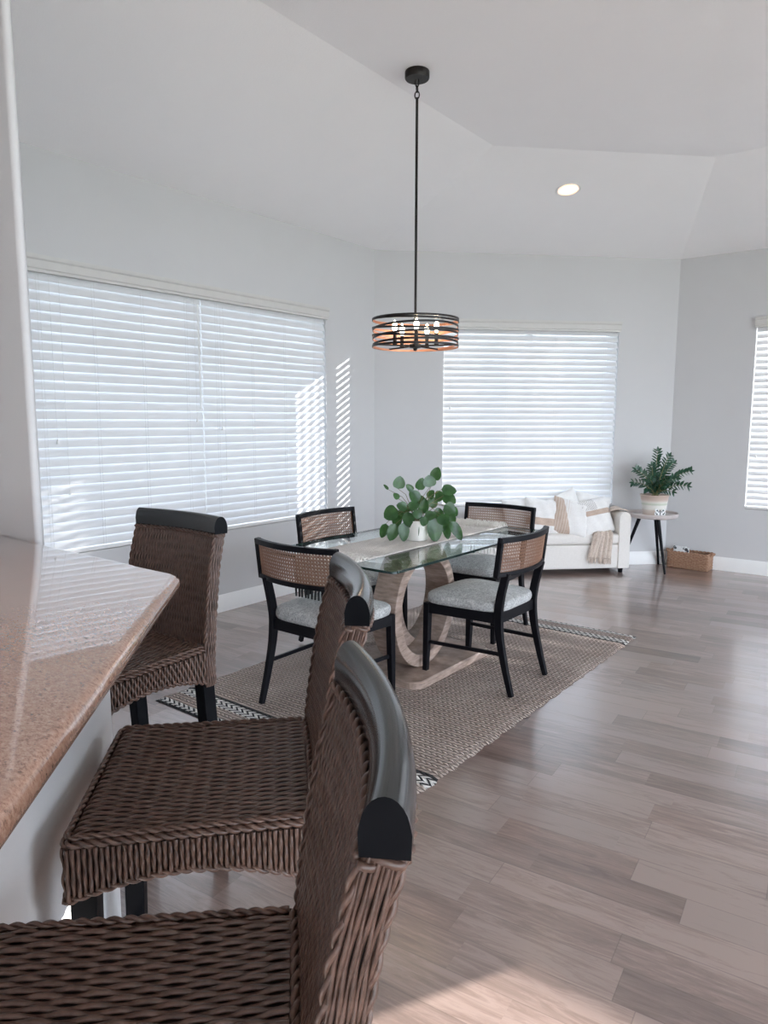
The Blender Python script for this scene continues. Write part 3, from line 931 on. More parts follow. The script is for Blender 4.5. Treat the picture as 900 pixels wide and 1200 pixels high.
# ------------------------------------------------------------------ dining chairs
def make_chair():
    root = empty('dining_chair', (0,0,0))
    # legs
    def arc(pts, n=14):
        out = []
        m = len(pts)-1
        for i in range(n+1):                       # Catmull-Rom
            t = i/n*m; k = min(int(t), m-1); f = t-k
            p0 = Vector(pts[max(0, k-1)]); p1 = Vector(pts[k]); p2 = Vector(pts[k+1]); p3 = Vector(pts[min(m, k+2)])
            out.append(.5*((2*p1)+(-p0+p2)*f+(2*p0-5*p1+4*p2-p3)*f*f+(-p0+3*p1-3*p2+p3)*f**3))
        return out
    for sy in (1, -1):
        l = MB()
        pts = arc([(-.302, sy*.205, 0), (-.262, sy*.203, .14), (-.226, sy*.200, .30), (-.215, sy*.198, .42), (-.222, sy*.200, .50), (-.238, sy*.201, .58), (-.258, sy*.200, .655)], 20)
        sc = [(.026/.04 + (1-.026/.04)*min(1, i/10), 1) for i in range(21)]
        l.sweep(pts, [(-.022,-.014),(.022,-.014),(.022,.014),(-.022,.014)], (1,0,0), 0, [(.60+.4*min(1, i/9) if i < 14 else 1-.12*(i-14)/6, .85+.15*min(1,i/9)) for i in range(21)])
        l.build('leg', M['black'], root, sharp=50, bevel=.003)
        l = MB()
        l.sweep([(.222, sy*.232, 0), (.216, sy*.230, .2), (.212, sy*.228, .43)], [(-.019,-.019),(.019,-.019),(.019,.019),(-.019,.019)], (1,0,0), 0, [.72, .9, 1])
        l.build('leg', M['black'], root, sharp=50, bevel=.003)
        s = MB(); s.bar([(.214, sy*.226, .205), (-.238, sy*.2, .215)], .020, .014, (0,0,1)); s.build('stretcher', M['black'], root, smooth=False, bevel=.003)
    # seat frame: bowed front
    f = MB()
    pl = [(-.225,-.205),(-.225,.205),(.20,.246),(.226,.20),(.236,.1),(.239,0),(.236,-.1),(.226,-.20),(.20,-.246)]
    n = len(pl)
    vs = [(x,y,.375) for x,y in pl]+[(x,y,.432) for x,y in pl]
    f.add(vs, [(i,n+i,n+(i+1)%n,(i+1)%n) for i in range(n)]+[tuple(range(n)), tuple(range(2*n-1,n-1,-1))])
    f.build('seat_frame', M['black'], root, smooth=False, bevel=.004)
    # cushion
    cu = MB()
    def cushion(u, v):
        th = 2*pi*u
        # superellipse outline, wider in front
        c, s = cos(th), sin(th)
        r = (abs(c)**5+abs(s)**5)**(-1/5)
        X, Y = r*c, r*s
        hx, hy = .240, .250
        hyy = hy*(1 + .09*X) * .98
        prof = [(0,1.0,.0)]
        # v: 0 bottom edge centre -> 1 top centre
        if v < .15: k = v/.15; rad, z = k*.96, 0
        elif v < .5: a = (v-.15)/.35*pi/2*2 - pi/2; rad, z = .955+.045*cos(a), .026+.026*sin(a)
        else: k = (v-.5)/.5; rad = .955*(1-k)**1.0; z = .052 + .034*(1-(1-k)**2.0)
        return (X*hx*rad+.004, Y*hyy*rad, .434+z)
    cu.grid(cushion, 56, 26, 0, cu=True)
    c_ = cu.build('seat_cushion', M['tweed'], root, sharp=0)
    # crest panel: black frame round a woven cane field
    HWc = .272
    def px(y, z): return -.286 - .12*(z-.66) + .058*(y/HWc)**2
    fr = MB()
    zt, zb = .845, .638
    ys = [-HWc + 2*HWc*i/24 for i in range(25)]
    zcrown = lambda y: 0
    fr.sweep([(px(y, zt-.014), y, zt-.014) for y in ys], [(-.014,-.014),(.014,-.014),(.014,.014),(-.014,.014)], (0,0,1))
    fr.sweep([(px(y, zb+.012), y, zb+.012) for y in ys], [(-.012,-.014),(.012,-.014),(.012,.014),(-.012,.014)], (0,0,1))
    for sy in (1, -1):
        y = sy*(HWc-.010)
        fr.sweep([(px(y, z), y, z) for z in (zb, (zb+zt)/2, zt)], [(-.012,-.014),(.012,-.014),(.012,.014),(-.012,.014)], (0,1,0))
    fr.build('back_frame', M['black'], root, sharp=45, bevel=.003)
    ca = MB()
    y0, y1, c0, c1 = -HWc+.02, HWc-.02, zb+.022, zt-.026
    def pt(y, z, d=0): return (px(y, z)+d, y, z)
    def rib(pts, w, d):
        ca.sweep([pt(y, z, d) for y, z in pts], [(-w/2,-.0007),(w/2,-.0007),(w/2,.0007),(-w/2,.0007)], None if False else (lambda k_: None) and None, 0) if False else None
    def ribz(z, w, d):     # runs along y
        ca.sweep([pt(y0+(y1-y0)*i/20, z, d) for i in range(21)], [(-w/2,-.0008),(w/2,-.0008),(w/2,.0008),(-w/2,.0008)], (0,0,1))
    def riby(y, w, d):
        ca.sweep([pt(y, c0, d), pt(y, c1, d)], [(-w/2,-.0008),(w/2,-.0008),(w/2,.0008),(-w/2,.0008)], (0,1,0))
    nz, ny = 9, 30
    pz = (c1-c0)/nz; py = (y1-y0)/ny
    for i in range(nz+1):
        for o in (-.0030, .0030):
            if c0 <= c0+pz*i+o <= c1: ribz(c0+pz*i+o, .0030, .0008)
    for i in range(ny+1):
        for o in (-.0030, .0030):
            if y0 <= y0+py*i+o <= y1: riby(y0+py*i+o, .0030, -.0008)
    # diagonals
    Hc = c1-c0
    for sg in (1, -1):
        for i in range(-nz, ny+1):
            a = y0 + py*(i+.5)
            pts = []
            for j in range(nz+1):
                y = a + py*j if sg > 0 else a + py*(nz-j)
                if y0-1e-6 <= y <= y1+1e-6: pts.append((y, c0+pz*j))
            if len(pts) > 1:
                q = [pt(y, z, .002*sg) for y, z in pts]
                ca.sweep(q, [(-.0010,-.0006),(.0010,-.0006),(.0010,.0006),(-.0010,.0006)], (0, 1, 0))
    ca.build('cane_panel', M['cane'], root, smooth=False)
    tr = MB()
    tr.sweep([pt(y0+(y1-y0)*i/20, c1, 0) for i in range(21)], [(-.003,-.004),(.003,-.004),(.003,.004),(-.003,.004)], (0,0,1))
    tr.sweep([pt(y0+(y1-y0)*i/20, c0, 0) for i in range(21)], [(-.003,-.004),(.003,-.004),(.003,.004),(-.003,.004)], (0,0,1))
    for y in (y0, y1): tr.sweep([pt(y, c0), pt(y, c1)], [(-.003,-.004),(.003,-.004),(.003,.004),(-.003,.004)], (0,1,0))
    tr.build('cane_trim', M['cane'], root, smooth=False)
    return root
chair = make_chair()
for i, (x, y, a, lab) in enumerate([
        (-1.945, 3.41, 180, 'black cane-back dining chair on the right long side of the table'),
        (-2.40, 2.645, 90, 'black cane-back dining chair at the near end, behind the bar stools'),
        (-2.872, 3.41, 0, 'black cane-back dining chair beside the left wall with sun on its cane'),
        (-2.385, 4.15, -90, 'black cane-back dining chair at the far end, in front of the sofa')]):
    o = chair if i == 0 else copy_tree(chair)
    o.location = (x, y, RH); o.rotation_euler = (0, 0, radians(a))
    tag(o, lab, 'dining chair', 'cane-back chairs around the glass table')

# ------------------------------------------------------------------ plants
CAMR = Vector((cos(radians(37.8)), sin(radians(37.8)), 0))      # image right, on the ground
CAMD = Vector((-sin(radians(37.8)), cos(radians(37.8)), 0))     # away from the photographer
UP = Vector((0,0,1))
def leaf(mb, base, tip, width, normal, cup=.12, bend=.1, pointed=.6, n=9):
    base = Vector(base); tip = Vector(tip); ax = tip-base; L = ax.length; ax.normalize()
    nn = Vector(normal); nn = (nn - ax*nn.dot(ax))
    if nn.length < 1e-4: nn = Vector((1,0,0)) - ax*ax.x
    nn.normalize(); sd = ax.cross(nn)
    vs = []
    for i in range(n+1):
        t = i/n
        w = width/2 * (sin(pi*min(1, t**.75))**pointed if 0 < t < 1 else .02)
        c = base + ax*(L*t) - nn*(bend*L*t*t)
        for s in (-1, -.5, 0, .5, 1):
            vs.append(c + sd*(w*s) + nn*(cup*w*abs(s)**1.5*1.2))
    fs = []
    for i in range(n):
        for j in range(4): fs.append((i*5+j, i*5+j+1, i*5+j+6, i*5+j+5))
    mb.add(vs, fs)

def trailing_plant():
    PX, PY = -2.335, 3.325
    z0 = TOPZ+.006
    root = empty('potted_plant', (PX, PY, z0), 0, 'leafy green houseplant in a white pot on the dining table', 'potted plant')
    pot = MB()
    # softly squared pot
    def potf(u, v):
        prof = [(.0,0),(.050,0),(.055,.004),(.060,.05),(.066,.112),(.068,.118),(.065,.120),(.062,.116),(.060,.10),(0,.10)]
        r, z = prof[round(v*9)]
        a = 2*pi*u; k = (abs(cos(a))**3.2+abs(sin(a))**3.2)**(-1/3.2)
        return (r*k*cos(a), r*k*sin(a), z)
    pot.grid(potf, 40, 10, cu=True, flip=True)
    pot.build('pot', M['pot'], root, sharp=40)
    so = MB(); so.lathe([(0,.107),(.03,.109),(.061,.104)], 20); so.build('soil', M['soil'], root)
    S = .00488/7.5
    lv = MB(); st = MB()
    # (x, y, w, h, angle of the tip from straight up (clockwise), lean to viewer) in the photo crop
    spec = [(260,208,85,100,10,.3),(450,225,72,100,20,.2),(530,200,95,95,-5,.0),(590,140,80,110,15,-.3),(400,330,110,95,-40,.5),
            (195,475,110,125,-120,.5),(130,630,65,120,195,.3),(210,645,85,140,200,.4),(303,670,78,150,178,.6),(345,520,85,130,170,.7),
            (575,610,110,190,175,.6),(695,270,120,80,95,.1),(705,350,110,85,120,.2),(690,640,65,120,165,.2),(765,640,75,170,145,.3),
            (760,460,45,90,160,-.2),(640,590,80,90,150,.3),(290,410,80,70,-70,.4),(385,410,90,70,60,.6),(480,420,70,120,10,.4),
            (530,490,90,70,80,.5),(360,255,45,75,-45,.1),(415,615,42,115,182,.9),(245,545,75,100,190,.2),(700,430,100,95,125,.3),
            (715,520,85,100,140,.3),(340,600,70,90,200,.2),(460,370,70,80,-20,.0),(560,390,80,90,40,-.3),(610,480,90,80,110,.4),
            (420,470,80,70,150,.8),(330,450,70,70,-60,-.3),(620,330,80,80,70,-.5),(240,330,45,60,-40,0),(150,250,22,55,-40,0),
            (650,520,90,100,150,.5),(480,530,80,60,190,.9),(270,500,80,70,-110,-.3),(545,320,60,80,30,-.6),(730,590,70,110,150,-.3)]
    for (x, y, w, h, ang, lean) in spec:
        dx = (x-425)*S; dz = (720-y)*S
        dep = -lean*.07 + random.uniform(-.02, .02)
        c = CAMR*dx + UP*dz + CAMD*dep
        a = radians(ang)
        tipd = (CAMR*sin(a) + UP*cos(a)).normalized()
        tipd = (tipd - CAMD*random.uniform(-.15, .35)).normalized()
        L = max(w, h)*S; W_ = min(w, h)*S
        if c.z - L*.5 < .012 : c.z = .012 + L*.5
        base = c - tipd*L*.5; tip = c + tipd*L*.5
        nv = -CAMD*1.0 + UP*.45 + CAMR*random.uniform(-.5, .5)
        leaf(lv, base, tip + tipd*L*.15, W_*1.3, nv, .15, random.uniform(.05, .2), .55)
        r0 = Vector((random.uniform(-.025,.025), random.uniform(-.025,.025), .105))
        mid = r0.lerp(base, .55) + UP*(.03+.04*random.random())
        q = [r0, r0.lerp(mid, .6)+UP*.01, mid, base.lerp(mid, .3), base]
        st.tube(q, [.0022,.002,.0018,.0015,.0012], 5)
    lv.build('foliage', M['leaf'], root, sharp=0); st.build('stem', M['brownstem'], root)
trailing_plant()

# ------------------------------------------------------------------ side table, planter, figurine, basket
STX, STY, STZ = -2.088, 6.895, .558
rt = empty('side_table', (STX, STY, 0), 0, 'small round tray-top table with three black splayed legs by the corner', 'side table')
mb = MB(); mb.lathe([(0,.528),(.214,.528),(.232,.535),(.238,.548),(.238,.569),(.233,.573),(.228,.569),(.226,.551),(.218,.547),(0,.547)], 48)
mb.build('tray_top', M['tabletop'], rt, sharp=35)
for fx, fy in ((-1.921,6.822), (-2.115,7.268), (-2.375,6.885)):
    dx, dy = fx-STX, fy-STY
    l = MB(); l.tube([(dx*.38, dy*.38, .535), (dx, dy, 0)], [.019, .010], 12); l.build('leg', M['black'], rt)
PZ = .5475
rp = empty('potted_plant', (STX+.02, STY-.02, PZ), 0, 'dark glossy feathery-leaved houseplant in a banded planter on the side table', 'potted plant')
mb = MB(); mb.lathe([(0,0),(.092,0),(.098,.006),(.128,.185),(.133,.192),(.131,.2),(.122,.2),(.118,.185),(.112,.17),(0,.17)], 40)
mb.build('planter', M['planter'], rp, sharp=35)
mb = MB(); mb.lathe([(0,.18),(.06,.182),(.115,.175)], 24); mb.build('soil', M['soil'], rp)
lv = MB(); st = MB()
S2 = .0083/7.5
zz = [((190,225),-.3,1.0), ((150,330),.3,.9), ((350,65),0,1.0), ((440,110),.2,1.0), ((500,170),-.2,.95), ((630,235),.1,1.0), ((600,360),.4,.9),
      ((270,300),.6,.8), ((420,300),.7,.8), ((330,230),-.6,.9), ((450,220),-.5,.9), ((500,300),.5,.9), ((240,380),.8,.7), ((450,400),.9,.7), ((300,190),.2,.9), ((390,330),.9,.7), ((320,350),.5,.7),((540,300),-.4,.9)]
for (tx, ty), dep, k in zz:
    dx = (tx-345)*S2; dz = (435-ty)*S2
    base = Vector((random.uniform(-.03,.03), random.uniform(-.03,.03), .178))
    tip = CAMR*dx + UP*(.2+max(.02, dz)) - CAMD*dep*.13
    ctrl = base.lerp(tip, .5) + UP*(.05+.12*abs(dx)) - (CAMR*dx)*.12
    pts = []
    for i in range(13):
        t = i/12; pts.append(base*(1-t)**2 + ctrl*2*t*(1-t) + tip*t*t)
    st.tube(pts, [.007*(1-.75*i/12) for i in range(13)], 6)
    L = sum(((b-a).length for a, b in zip(pts, pts[1:])))
    npair = max(5, int(L/.034))
    for j in range(npair):
        t = .22 + .78*j/(npair-1) ; f = t*12; i = min(11, int(f)); p = pts[i].lerp(pts[i+1], f-i); tg = (pts[i+1]-pts[i]).normalized()
        sd = tg.cross(CAMD + UP*.3).normalized()
        for s in (1, -1):
            d = (sd*s + tg*.75 + Vector((random.uniform(-.2,.2), random.uniform(-.2,.2), random.uniform(-.1,.2)))).normalized()
            ll = .062*(1-.3*abs(t-.6))*random.uniform(.9, 1.1)
            leaf(lv, p, p+d*ll, .030, -CAMD*.5+UP*.8, .15, .08, .8, 6)
    leaf(lv, tip, tip+tg*.05, .024, -CAMD*.6+UP*.6, .15, .05, .8, 6)
lv.build('foliage', M['zzleaf'], rp, sharp=0); st.build('stem', M['stem'], rp)
# little butterfly ornament in front of the planter
fp = Vector((STX, STY, PZ)) - CAMD*.165 + CAMR*.01
rf = empty('ornament', (fp.x, fp.y, PZ), radians(37.8), 'tiny black and white ornament in front of the banded planter', 'ornament')
mb = MB(); mb.box(-.03, .03, -.012, .012, 0, .010); mb.build('stand', M['cardwhite'], rf, bevel=.003)
mb = MB()
for s in (1, -1):
    pts = [(.004,.010),(.03,.012),(.052,.025),(.05,.045),(.035,.052),(.05,.062),(.04,.078),(.02,.072),(.004,.045)]
    n = len(pts); mb.add([(s*x, -.004, z) for x, z in pts]+[(s*x, .004, z) for x, z in pts], [tuple(range(n)), tuple(range(2*n-1, n-1, -1))]+[(i, n+i, n+(i+1)%n, (i+1)%n) for i in range(n)])
mb.build('wing', M['cardwhite'], rf, smooth=False)
mb = MB()
for s in (1, -1):
    for x, z, r in ((.03,.028,.008),(.04,.040,.006),(.028,.062,.008),(.016,.05,.006)):
        mb.sphere((s*x, -.004, z), (r, .003, r), 8)
mb.sphere((0, 0, .04), (.006, .008, .03), 8)
mb.build('body', M['carddark'], rf)

BX, BY = -1.815, 7.262
rb = empty('storage_basket', (BX, BY, 0), radians(-3), 'low woven brown rectangular basket on the floor by the right wall', 'basket')
mb = MB(); hx, hy, hb = .188, .078, .15
def side_(a, b, n, flip):
    a = Vector(a); b = Vector(b)
    def fn(u, v): p = a.lerp(b, u); return (p.x*(1+.04*v), p.y*(1+.04*v), .006+hb*v)
    rows = 11
    d = (b-a).normalized(); nn = Vector((d.y, -d.x, 0))
    for r in range(rows):
        z = .010+hb*(r+.5)/rows
        pts = [a.lerp(b, i/(n*3)) + nn*(.003*sin(pi*(i/3+r))) + UP*z for i in range(n*3+1)]
        mb.tube(pts, .0078, 5)
    mb.grid(fn, 2, 2, 0)
q = [(-hx,-hy,0),(hx,-hy,0),(hx,hy,0),(-hx,hy,0)]
for i in range(4): side_(q[i], q[(i+1)%4], 16 if i%2 == 0 else 7, False)
mb.box(-hx, hx, -hy, hy, .002, .012)
mb.build('woven_body', M['basket'], rb, sharp=0)
mb = MB(); mb.rope([(-hx,-hy,hb+.008),(hx,-hy,hb+.008),(hx,hy,hb+.008),(-hx,hy,hb+.008),(-hx,-hy,hb+.008)], .012, 28); mb.build('rim', M['basket'], rb)
for s in (1, -1):
    mb = MB(); mb.rope([(s*(hx+.006), -.035, hb-.01), (s*(hx+.03), -.028, hb+.012), (s*(hx+.034), 0, hb+.018), (s*(hx+.03), .028, hb+.012), (s*(hx+.006), .035, hb-.01)], .010, 28); mb.build('handle', M['basket'], rb)
# cards standing in the basket
for i, (x, y, w, h, a, lab) in enumerate([(-.075,-.02,.14,.075,4,'pale printed card standing in the basket, the front one'), (-.10,.015,.13,.085,-5,'pale printed card leaning behind another in the basket')]):
    c = empty('greeting_card', (BX+x, BY+y, .0125), radians(a-3), lab, 'card', 'cards in the basket')
    mb = MB(); mb.box(-w/2, w/2, -.004, .004, 0, .15+h*.55); mb.build('card_sheet', M['cardwhite'], c, smooth=False)
    for dx, dz, r in ((w*.30, .15+h*.30, .016), (w*.40, .15+h*.12, .012), (w*.12, .15+h*.38, .008), (-w*.42, .15+h*.40, .012)):
        mb = MB(); mb.sphere((dx, -.0045, dz), (r, .0015, r), 10); mb.build('printed_motif', M['carddark'], c)

# ------------------------------------------------------------------ sofa and soft things
nd = Vector((.7071, -.7071, 0)); dd = Vector((.7071, .7071, 0))
SR = 3.16                                 # along-wall coordinate of the right end
SLn = 1.50; depth = .355
wallc = C1.dot(nd)
def sofa_pt(y, x, z=0):                   # y along (0 = right end, negative to the left), x out from the wall
    return nd*(wallc + x) + dd*(SR + y) + UP*z
aS = -pi/4
o0 = sofa_pt(-SLn/2, .02)
rs = empty('sofa', (o0.x, o0.y, 0), aS, 'small cream sofa under the bright middle window', 'sofa')
H2 = SLn/2
b_ = rbox(.0, depth, -H2+.09, H2-.09, .045, .275, .015); b_.build('base', M['cream'], rs, sharp=0)
b_ = rbox(.03, depth+.006, -H2+.092, H2-.092, .276, .375, .035, puff=.008); b_.build('seat_cushion', M['cream'], rs, sharp=0)
b_ = rbox(.0, .075, -H2+.02, H2-.02, .27, .56, .03); b_.build('backrest', M['cream'], rs, sharp=0)
for s in (1, -1):
    # arm with softly rolled top
    mb = MB(); w = .058
    sec = [(-w, .045), (w, .045), (w, .50)] + [(w*cos(a), .535+.05*sin(a)) for a in [pi*j/10 for j in range(0, 11)]] + [(-w, .50)]
    sec = [(s*(H2-.06)+a, z) for a, z in sec]; k = len(sec)
    mb.add([(0, y, z) for y, z in sec]+[(depth+.012, y, z) for y, z in sec], [(i, (i+1)%k, k+(i+1)%k, k+i) for i in range(k)]+[tuple(range(k-1,-1,-1)), tuple(range(k, 2*k))])
    mb.build('arm', M['cream'], rs, sharp=50, bevel=.008)
    for x in (.03, depth-.035):
        f = MB(); f.lathe([(0,0),(.020,0),(.026,.05),(0,.05)], 12, (x, s*(H2-.07), 0)); f.build('foot', M['black'], rs)

def pillow(y, x, z, w, h, th, yaw, lean, roll, mat, label):
    """lean: degrees tipped back from upright"""
    mb = MB(); n = 22
    def sh(sg):
        def fn(u, v):
            a, b = 2*u-1, 2*v-1
            pin = 1 - .10*((1-a*a)*abs(b)**3 + (1-b*b)*abs(a)**3)*1.0
            k = max(0, (1-a**4)*(1-b**4))**.55
            X = a*w/2*(1-.07*(1-a*a*1.0)*0 - .06*(1-b*b)*abs(a)); Y = b*h/2*(1-.06*(1-a*a)*abs(b))
            wr = .004*sin(9*a+4*b)*k + .003*sin(15*b-6*a)*k
            return (X, Y, sg*(th/2*k + .002) + wr)
        return fn
    mb.grid(sh(1), n, n); mb.grid(sh(-1), n, n, flip=True)
    o = mb.build('throw_pillow', M[mat], sharp=0)
    p = sofa_pt(y, x, z)
    # local frame: X along the wall (to the right), Y up, Z towards the room
    base = Matrix((dd, UP, nd)).transposed()
    R = base.to_4x4() @ Matrix.Rotation(radians(yaw), 4, 'Y') @ Matrix.Rotation(radians(-lean), 4, 'X') @ Matrix.Rotation(radians(roll), 4, 'Z')
    o.matrix_world = Matrix.Translation(p) @ R
    return tag(o, label, 'pillow', 'cushions along the sofa')
pillow(-1.02, .165, .545, .33, .33, .10, 0, 16, 6, 'pillow', 'plain white sofa cushion farthest left, mostly behind the far cane chair')
pillow(-.82, .235, .535, .36, .36, .12, 4, 22, -8, 'plow', 'white sofa cushion with a low tan band, next to the far chair back')
pillow(-.565, .145, .575, .36, .36, .09, 0, 12, 24, 'pillow', 'plain white sofa cushion peeking up between the tan one and the banded one')
pillow(-.56, .270, .525, .37, .37, .12, -6, 24, -14, 'phalf', 'beige and white sofa cushion, second of the front cushions from the right arm')
pillow(-.30, .145, .560, .36, .36, .09, 0, 12, -12, 'pillow', 'plain white sofa cushion farthest right, behind the tan banded one')
pillow(-.315, .262, .530, .36, .36, .12, 8, 22, 9, 'pstripe', 'white sofa cushion with a tan band and dotted corner, nearest the right arm')

# throw blanket: over the right arm, across the seat, down the front
mb = MB()
prof = [(.19, -.012, .592), (.19, -.04, .601), (.19, -.085, .602), (.195, -.135, .578), (.20, -.15, .50), (.215, -.165, .42), (.235, -.19, .394), (.30, -.235, .392), (.355, -.26, .390), (.386, -.275, .362), (.389, -.285, .30), (.390, -.295, .24), (.391, -.305, .16)]
def catm(pts, t):
    m = len(pts)-1; t = t*m; k = min(int(t), m-1); f = t-k
    p0 = Vector(pts[max(0,k-1)]); p1 = Vector(pts[k]); p2 = Vector(pts[k+1]); p3 = Vector(pts[min(m,k+2)])
    return .5*((2*p1)+(-p0+p2)*f+(2*p0-5*p1+4*p2-p3)*f*f+(-p0+3*p1-3*p2+p3)*f**3)
def thr(u, v):
    p = catm(prof, v)
    half = .105
    fold = sin(u*17+v*3)*.008*(.3+v) + sin(u*9-v*5)*.006
    x, y, z = p.x, p.y + (u-.5)*2*half*(.35+.70*v), p.z
    if v < .55:                                   # spread along the arm top, depthwise
        k = 1-v/.55; x += -(u-.5)*.34*k; y += -(u-.5)*.05*k
    z += abs(fold)*(1 if v < .72 else .0); x += (abs(fold)*1.3+.006) * (1 if v > .68 else .2)
    z -= .02*(u)*max(0, v-.75)*4*.6
    return tuple(sofa_pt(y, x, z))
mb.grid(thr, 36, 60)
tb = mb.build('throw_blanket', M['throw'], sharp=0, solid=.007)
tag(tb, 'beige fringed throw draped over the right sofa arm and seat', 'blanket')
fr = MB()
for i in range(22):
    u = (i+.5)/22; p = Vector(thr(u, 1)); q = Vector(thr(u, .97))
    j = Vector((random.uniform(-.012,.012), random.uniform(-.012,.012), 0))
    fr.tube([q, p, p+Vector((0,0,-.025))+j*.4+nd*.006, p+Vector((0,0,-.055))+j+nd*.008], [.003,.004,.005,.003], 5)
for i in range(14):
    v = .60+.40*(i+.5)/14; p = Vector(thr(0, v)); 
    fr.tube([p, p-dd*.018+nd*.008+Vector((0,0,-.010)), p-dd*.026+nd*.010+Vector((0,0,-.035))], [.003,.0045,.003], 5)
fr.build('fringe', M['throw'], tb)

# ------------------------------------------------------------------ pendant lamp
PXc, PYc = -2.415, 3.405
rl = empty('pendant_lamp', (PXc, PYc, HFLAT), 0, 'round black pendant lamp of interlaced hoops hanging over the dining table', 'pendant lamp')
mb = MB(); mb.lathe([(0,0),(.066,0),(.068,-.004),(.068,-.034),(.064,-.040),(0,-.040)], 36); mb.build('canopy', M['bronze'], rl, sharp=35)
mb = MB()
def link(z, h, w, rot):
    pts = []
    for i in range(16):
        a = 2*pi*i/16; x = w*cos(a); zz2 = h*sin(a)
        pts.append((x*cos(rot), x*sin(rot), z+zz2))
    mb.tube(pts, .0035, 6, closed=True)
link(-.058, .022, .010, 0.3); link(-.090, .018, .010, 1.8); link(-.122, .020, .013, .3)
mb.build('chain_link', M['bronze'], rl)
ztop, zbot = 2.022-HFLAT, 1.868-HFLAT
mb = MB(); mb.tube([(0,0,-.135), (0,0,zbot-.005)], .0075, 10); mb.build('rod', M['bronze'], rl)
R0 = .25
def hoop(zc, tilt, az, r=R0, h=.0115):
    mb = MB(); n = 72
    vs = []
    for i in range(n):
        a = 2*pi*i/n
        dz = tilt*cos(a-az)
        for rr, z in ((r, -h/2), (r, h/2), (r-.004, h/2), (r-.004, -h/2)): vs.append((rr*cos(a), rr*sin(a), zc+z+dz))
    fs = []; 
    for i in range(n):
        i2 = (i+1) % n
        for j in range(4): fs.append(((i*4+j, i2*4+j, i2*4+(j+1)%4, i*4+(j+1)%4)))
    o = len(mb.v); mb.v += [tuple(v) for v in vs]
    for q_i, f in enumerate(fs): mb.f.append([o+x for x in f]); mb.m.append(1 if q_i % 4 == 2 else 0)
    mb.build('hoop', [M['bronze'], M['copper']], rl, sharp=40)
hs = zbot-ztop
va = radians(127.8)
hoop(ztop-.004, .0, 0)
for i, (f, tl, az) in enumerate([(.06,.010,va+.6), (.35,.016,va+pi+.5), (.37,.016,va+.4), (.64,.016,va+pi+.8), (.66,.016,va+.7), (.92,.013,va+pi+.4)]):
    hoop(ztop+hs*f, tl, az, R0-.003*(i % 2))
hoop(zbot, 0, 0)
mb = MB()
for i in range(5):
    a = 2*pi*i/5+.35
    mb.bar([(0,0,zbot+.004), (R0*cos(a), R0*sin(a), zbot+.004)], .008, .010, (0,0,1))
mb.lathe([(0,-.025),(.010,-.022),(.012,-.010),(.035,-.006),(.038,.006),(.03,.016),(0,.016)], 20, (0,0,zbot))
mb.build('hub_frame', M['bronze'], rl, sharp=40)
for i in range(5):
    a = 2*pi*i/5+.35; x, y = .125*cos(a), .125*sin(a)
    mb = MB(); mb.lathe([(0,.0),(.014,.0),(.014,.012),(.011,.014),(.011,.070),(.0,.070)], 14, (x, y, zbot+.004)); sk = mb.build('socket', M['bronze'], rl, sharp=40)
    mb = MB(); mb.lathe([(.0,.0),(.007,.0),(.010,.012),(.0145,.028),(.0135,.044),(.008,.06),(.0,.070)], 14, (x, y, zbot+.074)); bu = mb.build('bulb', M['bulb'], sk); tag(bu, 'glowing warm bulb')
# recessed downlight
sN = Vector((-.161, .161, -1)).normalized() * -1
dl = empty('recessed_downlight', (-2.425, 5.472, 3.236), 0, 'lit round recessed downlight in the sloped ceiling', 'ceiling light')
rotq = Vector((0,0,1)).rotation_difference(Vector((-.161,.161,1)).normalized()) if False else Vector((0,0,1)).rotation_difference(Vector((-.1612,.1612,.9736)).normalized())
dl.rotation_mode = 'QUATERNION'; dl.rotation_quaternion = Vector((0,0,1)).rotation_difference(Vector((-.1612,.1612,.9736)))
mb = MB(); mb.lathe([(.078,-.001),(.095,-.004),(.098,-.001),(.098,.001),(.078,.001)], 36, close=True); mb.build('trim_ring', M['trim'], dl, sharp=40)
mb = MB(); mb.lathe([(.079,-.001),(.055,-.0015)], 36); mb.build('recess_glow', M['downwarm'], dl)
mb = MB(); mb.lathe([(.055,-.0015),(.03,-.003),(0,-.0035)], 36); mb.build('lens', M['downglow'], dl)

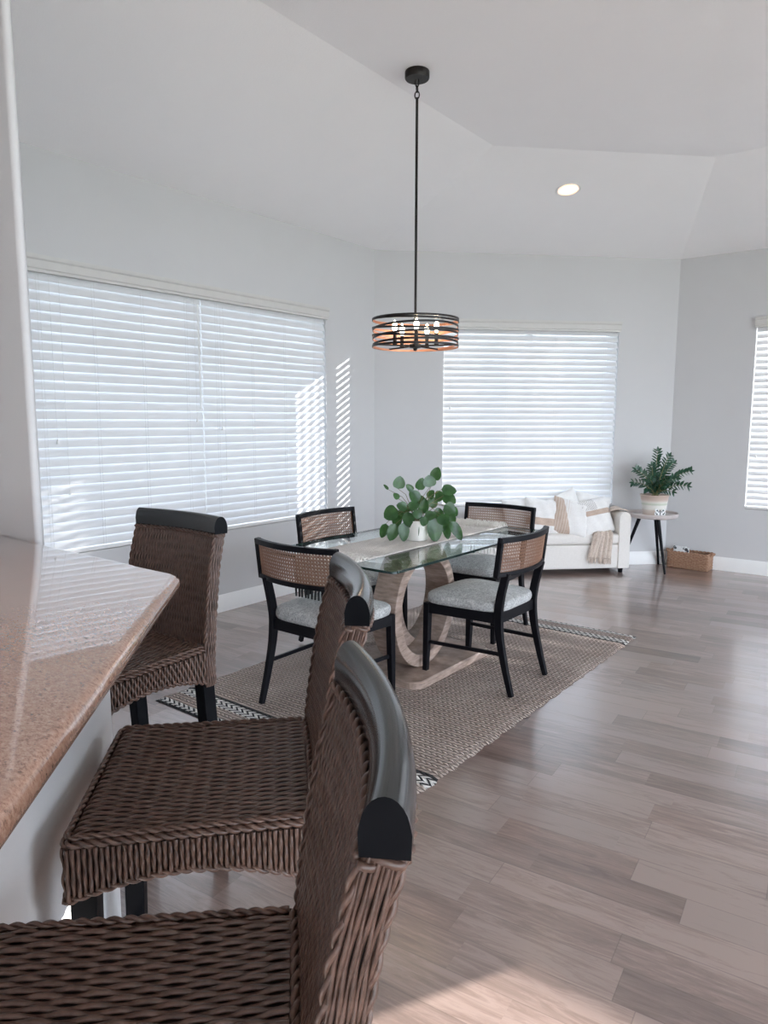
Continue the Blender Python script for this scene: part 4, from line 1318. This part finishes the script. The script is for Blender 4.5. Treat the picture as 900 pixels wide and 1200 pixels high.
# ------------------------------------------------------------------ light
w = bpy.data.worlds.new('World'); SC.world = w; w.use_nodes = True
bg = w.node_tree.nodes['Background']; bg.inputs[0].default_value = (.775,.87,1,1); bg.inputs[1].default_value = 3.6
sun = bpy.data.lights.new('sun', 'SUN'); sun.energy = 13.0; sun.angle = radians(.3); sun.color = (1,.95,.88)
so = bpy.data.objects.new('sun', sun); COL.objects.link(so)
ldir = Vector((-1, -1.78, -.42)).normalized()
so.rotation_euler = ldir.to_track_quat('-Z', 'Y').to_euler(); so.location = (6, 14, 5)
def portal(name, loc, rot, sx, sy):
    l = bpy.data.lights.new(name, 'AREA'); l.shape = 'RECTANGLE'; l.size = sx; l.size_y = sy
    l.cycles.is_portal = True
    o = bpy.data.objects.new(name, l); COL.objects.link(o); o.location = loc; o.rotation_euler = rot
portal('east_portal', (EX+.2, 1.93, 1.4), (0, radians(90), 0), 2.8, 9.9)
portal('south_portal', (EX-1.4, SY-.2, 1.4), (radians(90), 0, 0), 2.1, 2.8)

# ------------------------------------------------------------------ camera, view
F = 828.0; pit, yaw, roll = radians(7.45), radians(37.8), radians(.1)
vd = Vector((-sin(yaw)*cos(pit), cos(yaw)*cos(pit), -sin(pit)))
r_ = Vector((cos(yaw), sin(yaw), 0)); u_ = r_.cross(vd)
r2 = r_*cos(roll)+u_*sin(roll); u2 = -r_*sin(roll)+u_*cos(roll)
cam = bpy.data.cameras.new('camera'); co = bpy.data.objects.new('camera', cam); COL.objects.link(co)
m = Matrix((r2, u2, -vd)).transposed().to_4x4(); m.translation = Vector((0,0,1.45)); co.matrix_world = m
cam.sensor_fit = 'VERTICAL'; cam.sensor_height = 36; cam.sensor_width = 27; cam.lens = F/1200*36
cam.clip_start = .05; cam.clip_end = 200
SC.camera = co
SC.view_settings.view_transform = 'Standard'; SC.view_settings.look = 'None'
SC.view_settings.exposure = 1.45; SC.view_settings.gamma = 1; SC.view_settings.use_curve_mapping = False
SC.cycles.use_denoising = True
SC.cycles.max_bounces = 10; SC.cycles.diffuse_bounces = 6; SC.cycles.glossy_bounces = 4; SC.cycles.transparent_max_bounces = 12
SC.cycles.caustics_reflective = False; SC.cycles.caustics_refractive = False
SC.cycles.sample_clamp_indirect = 6
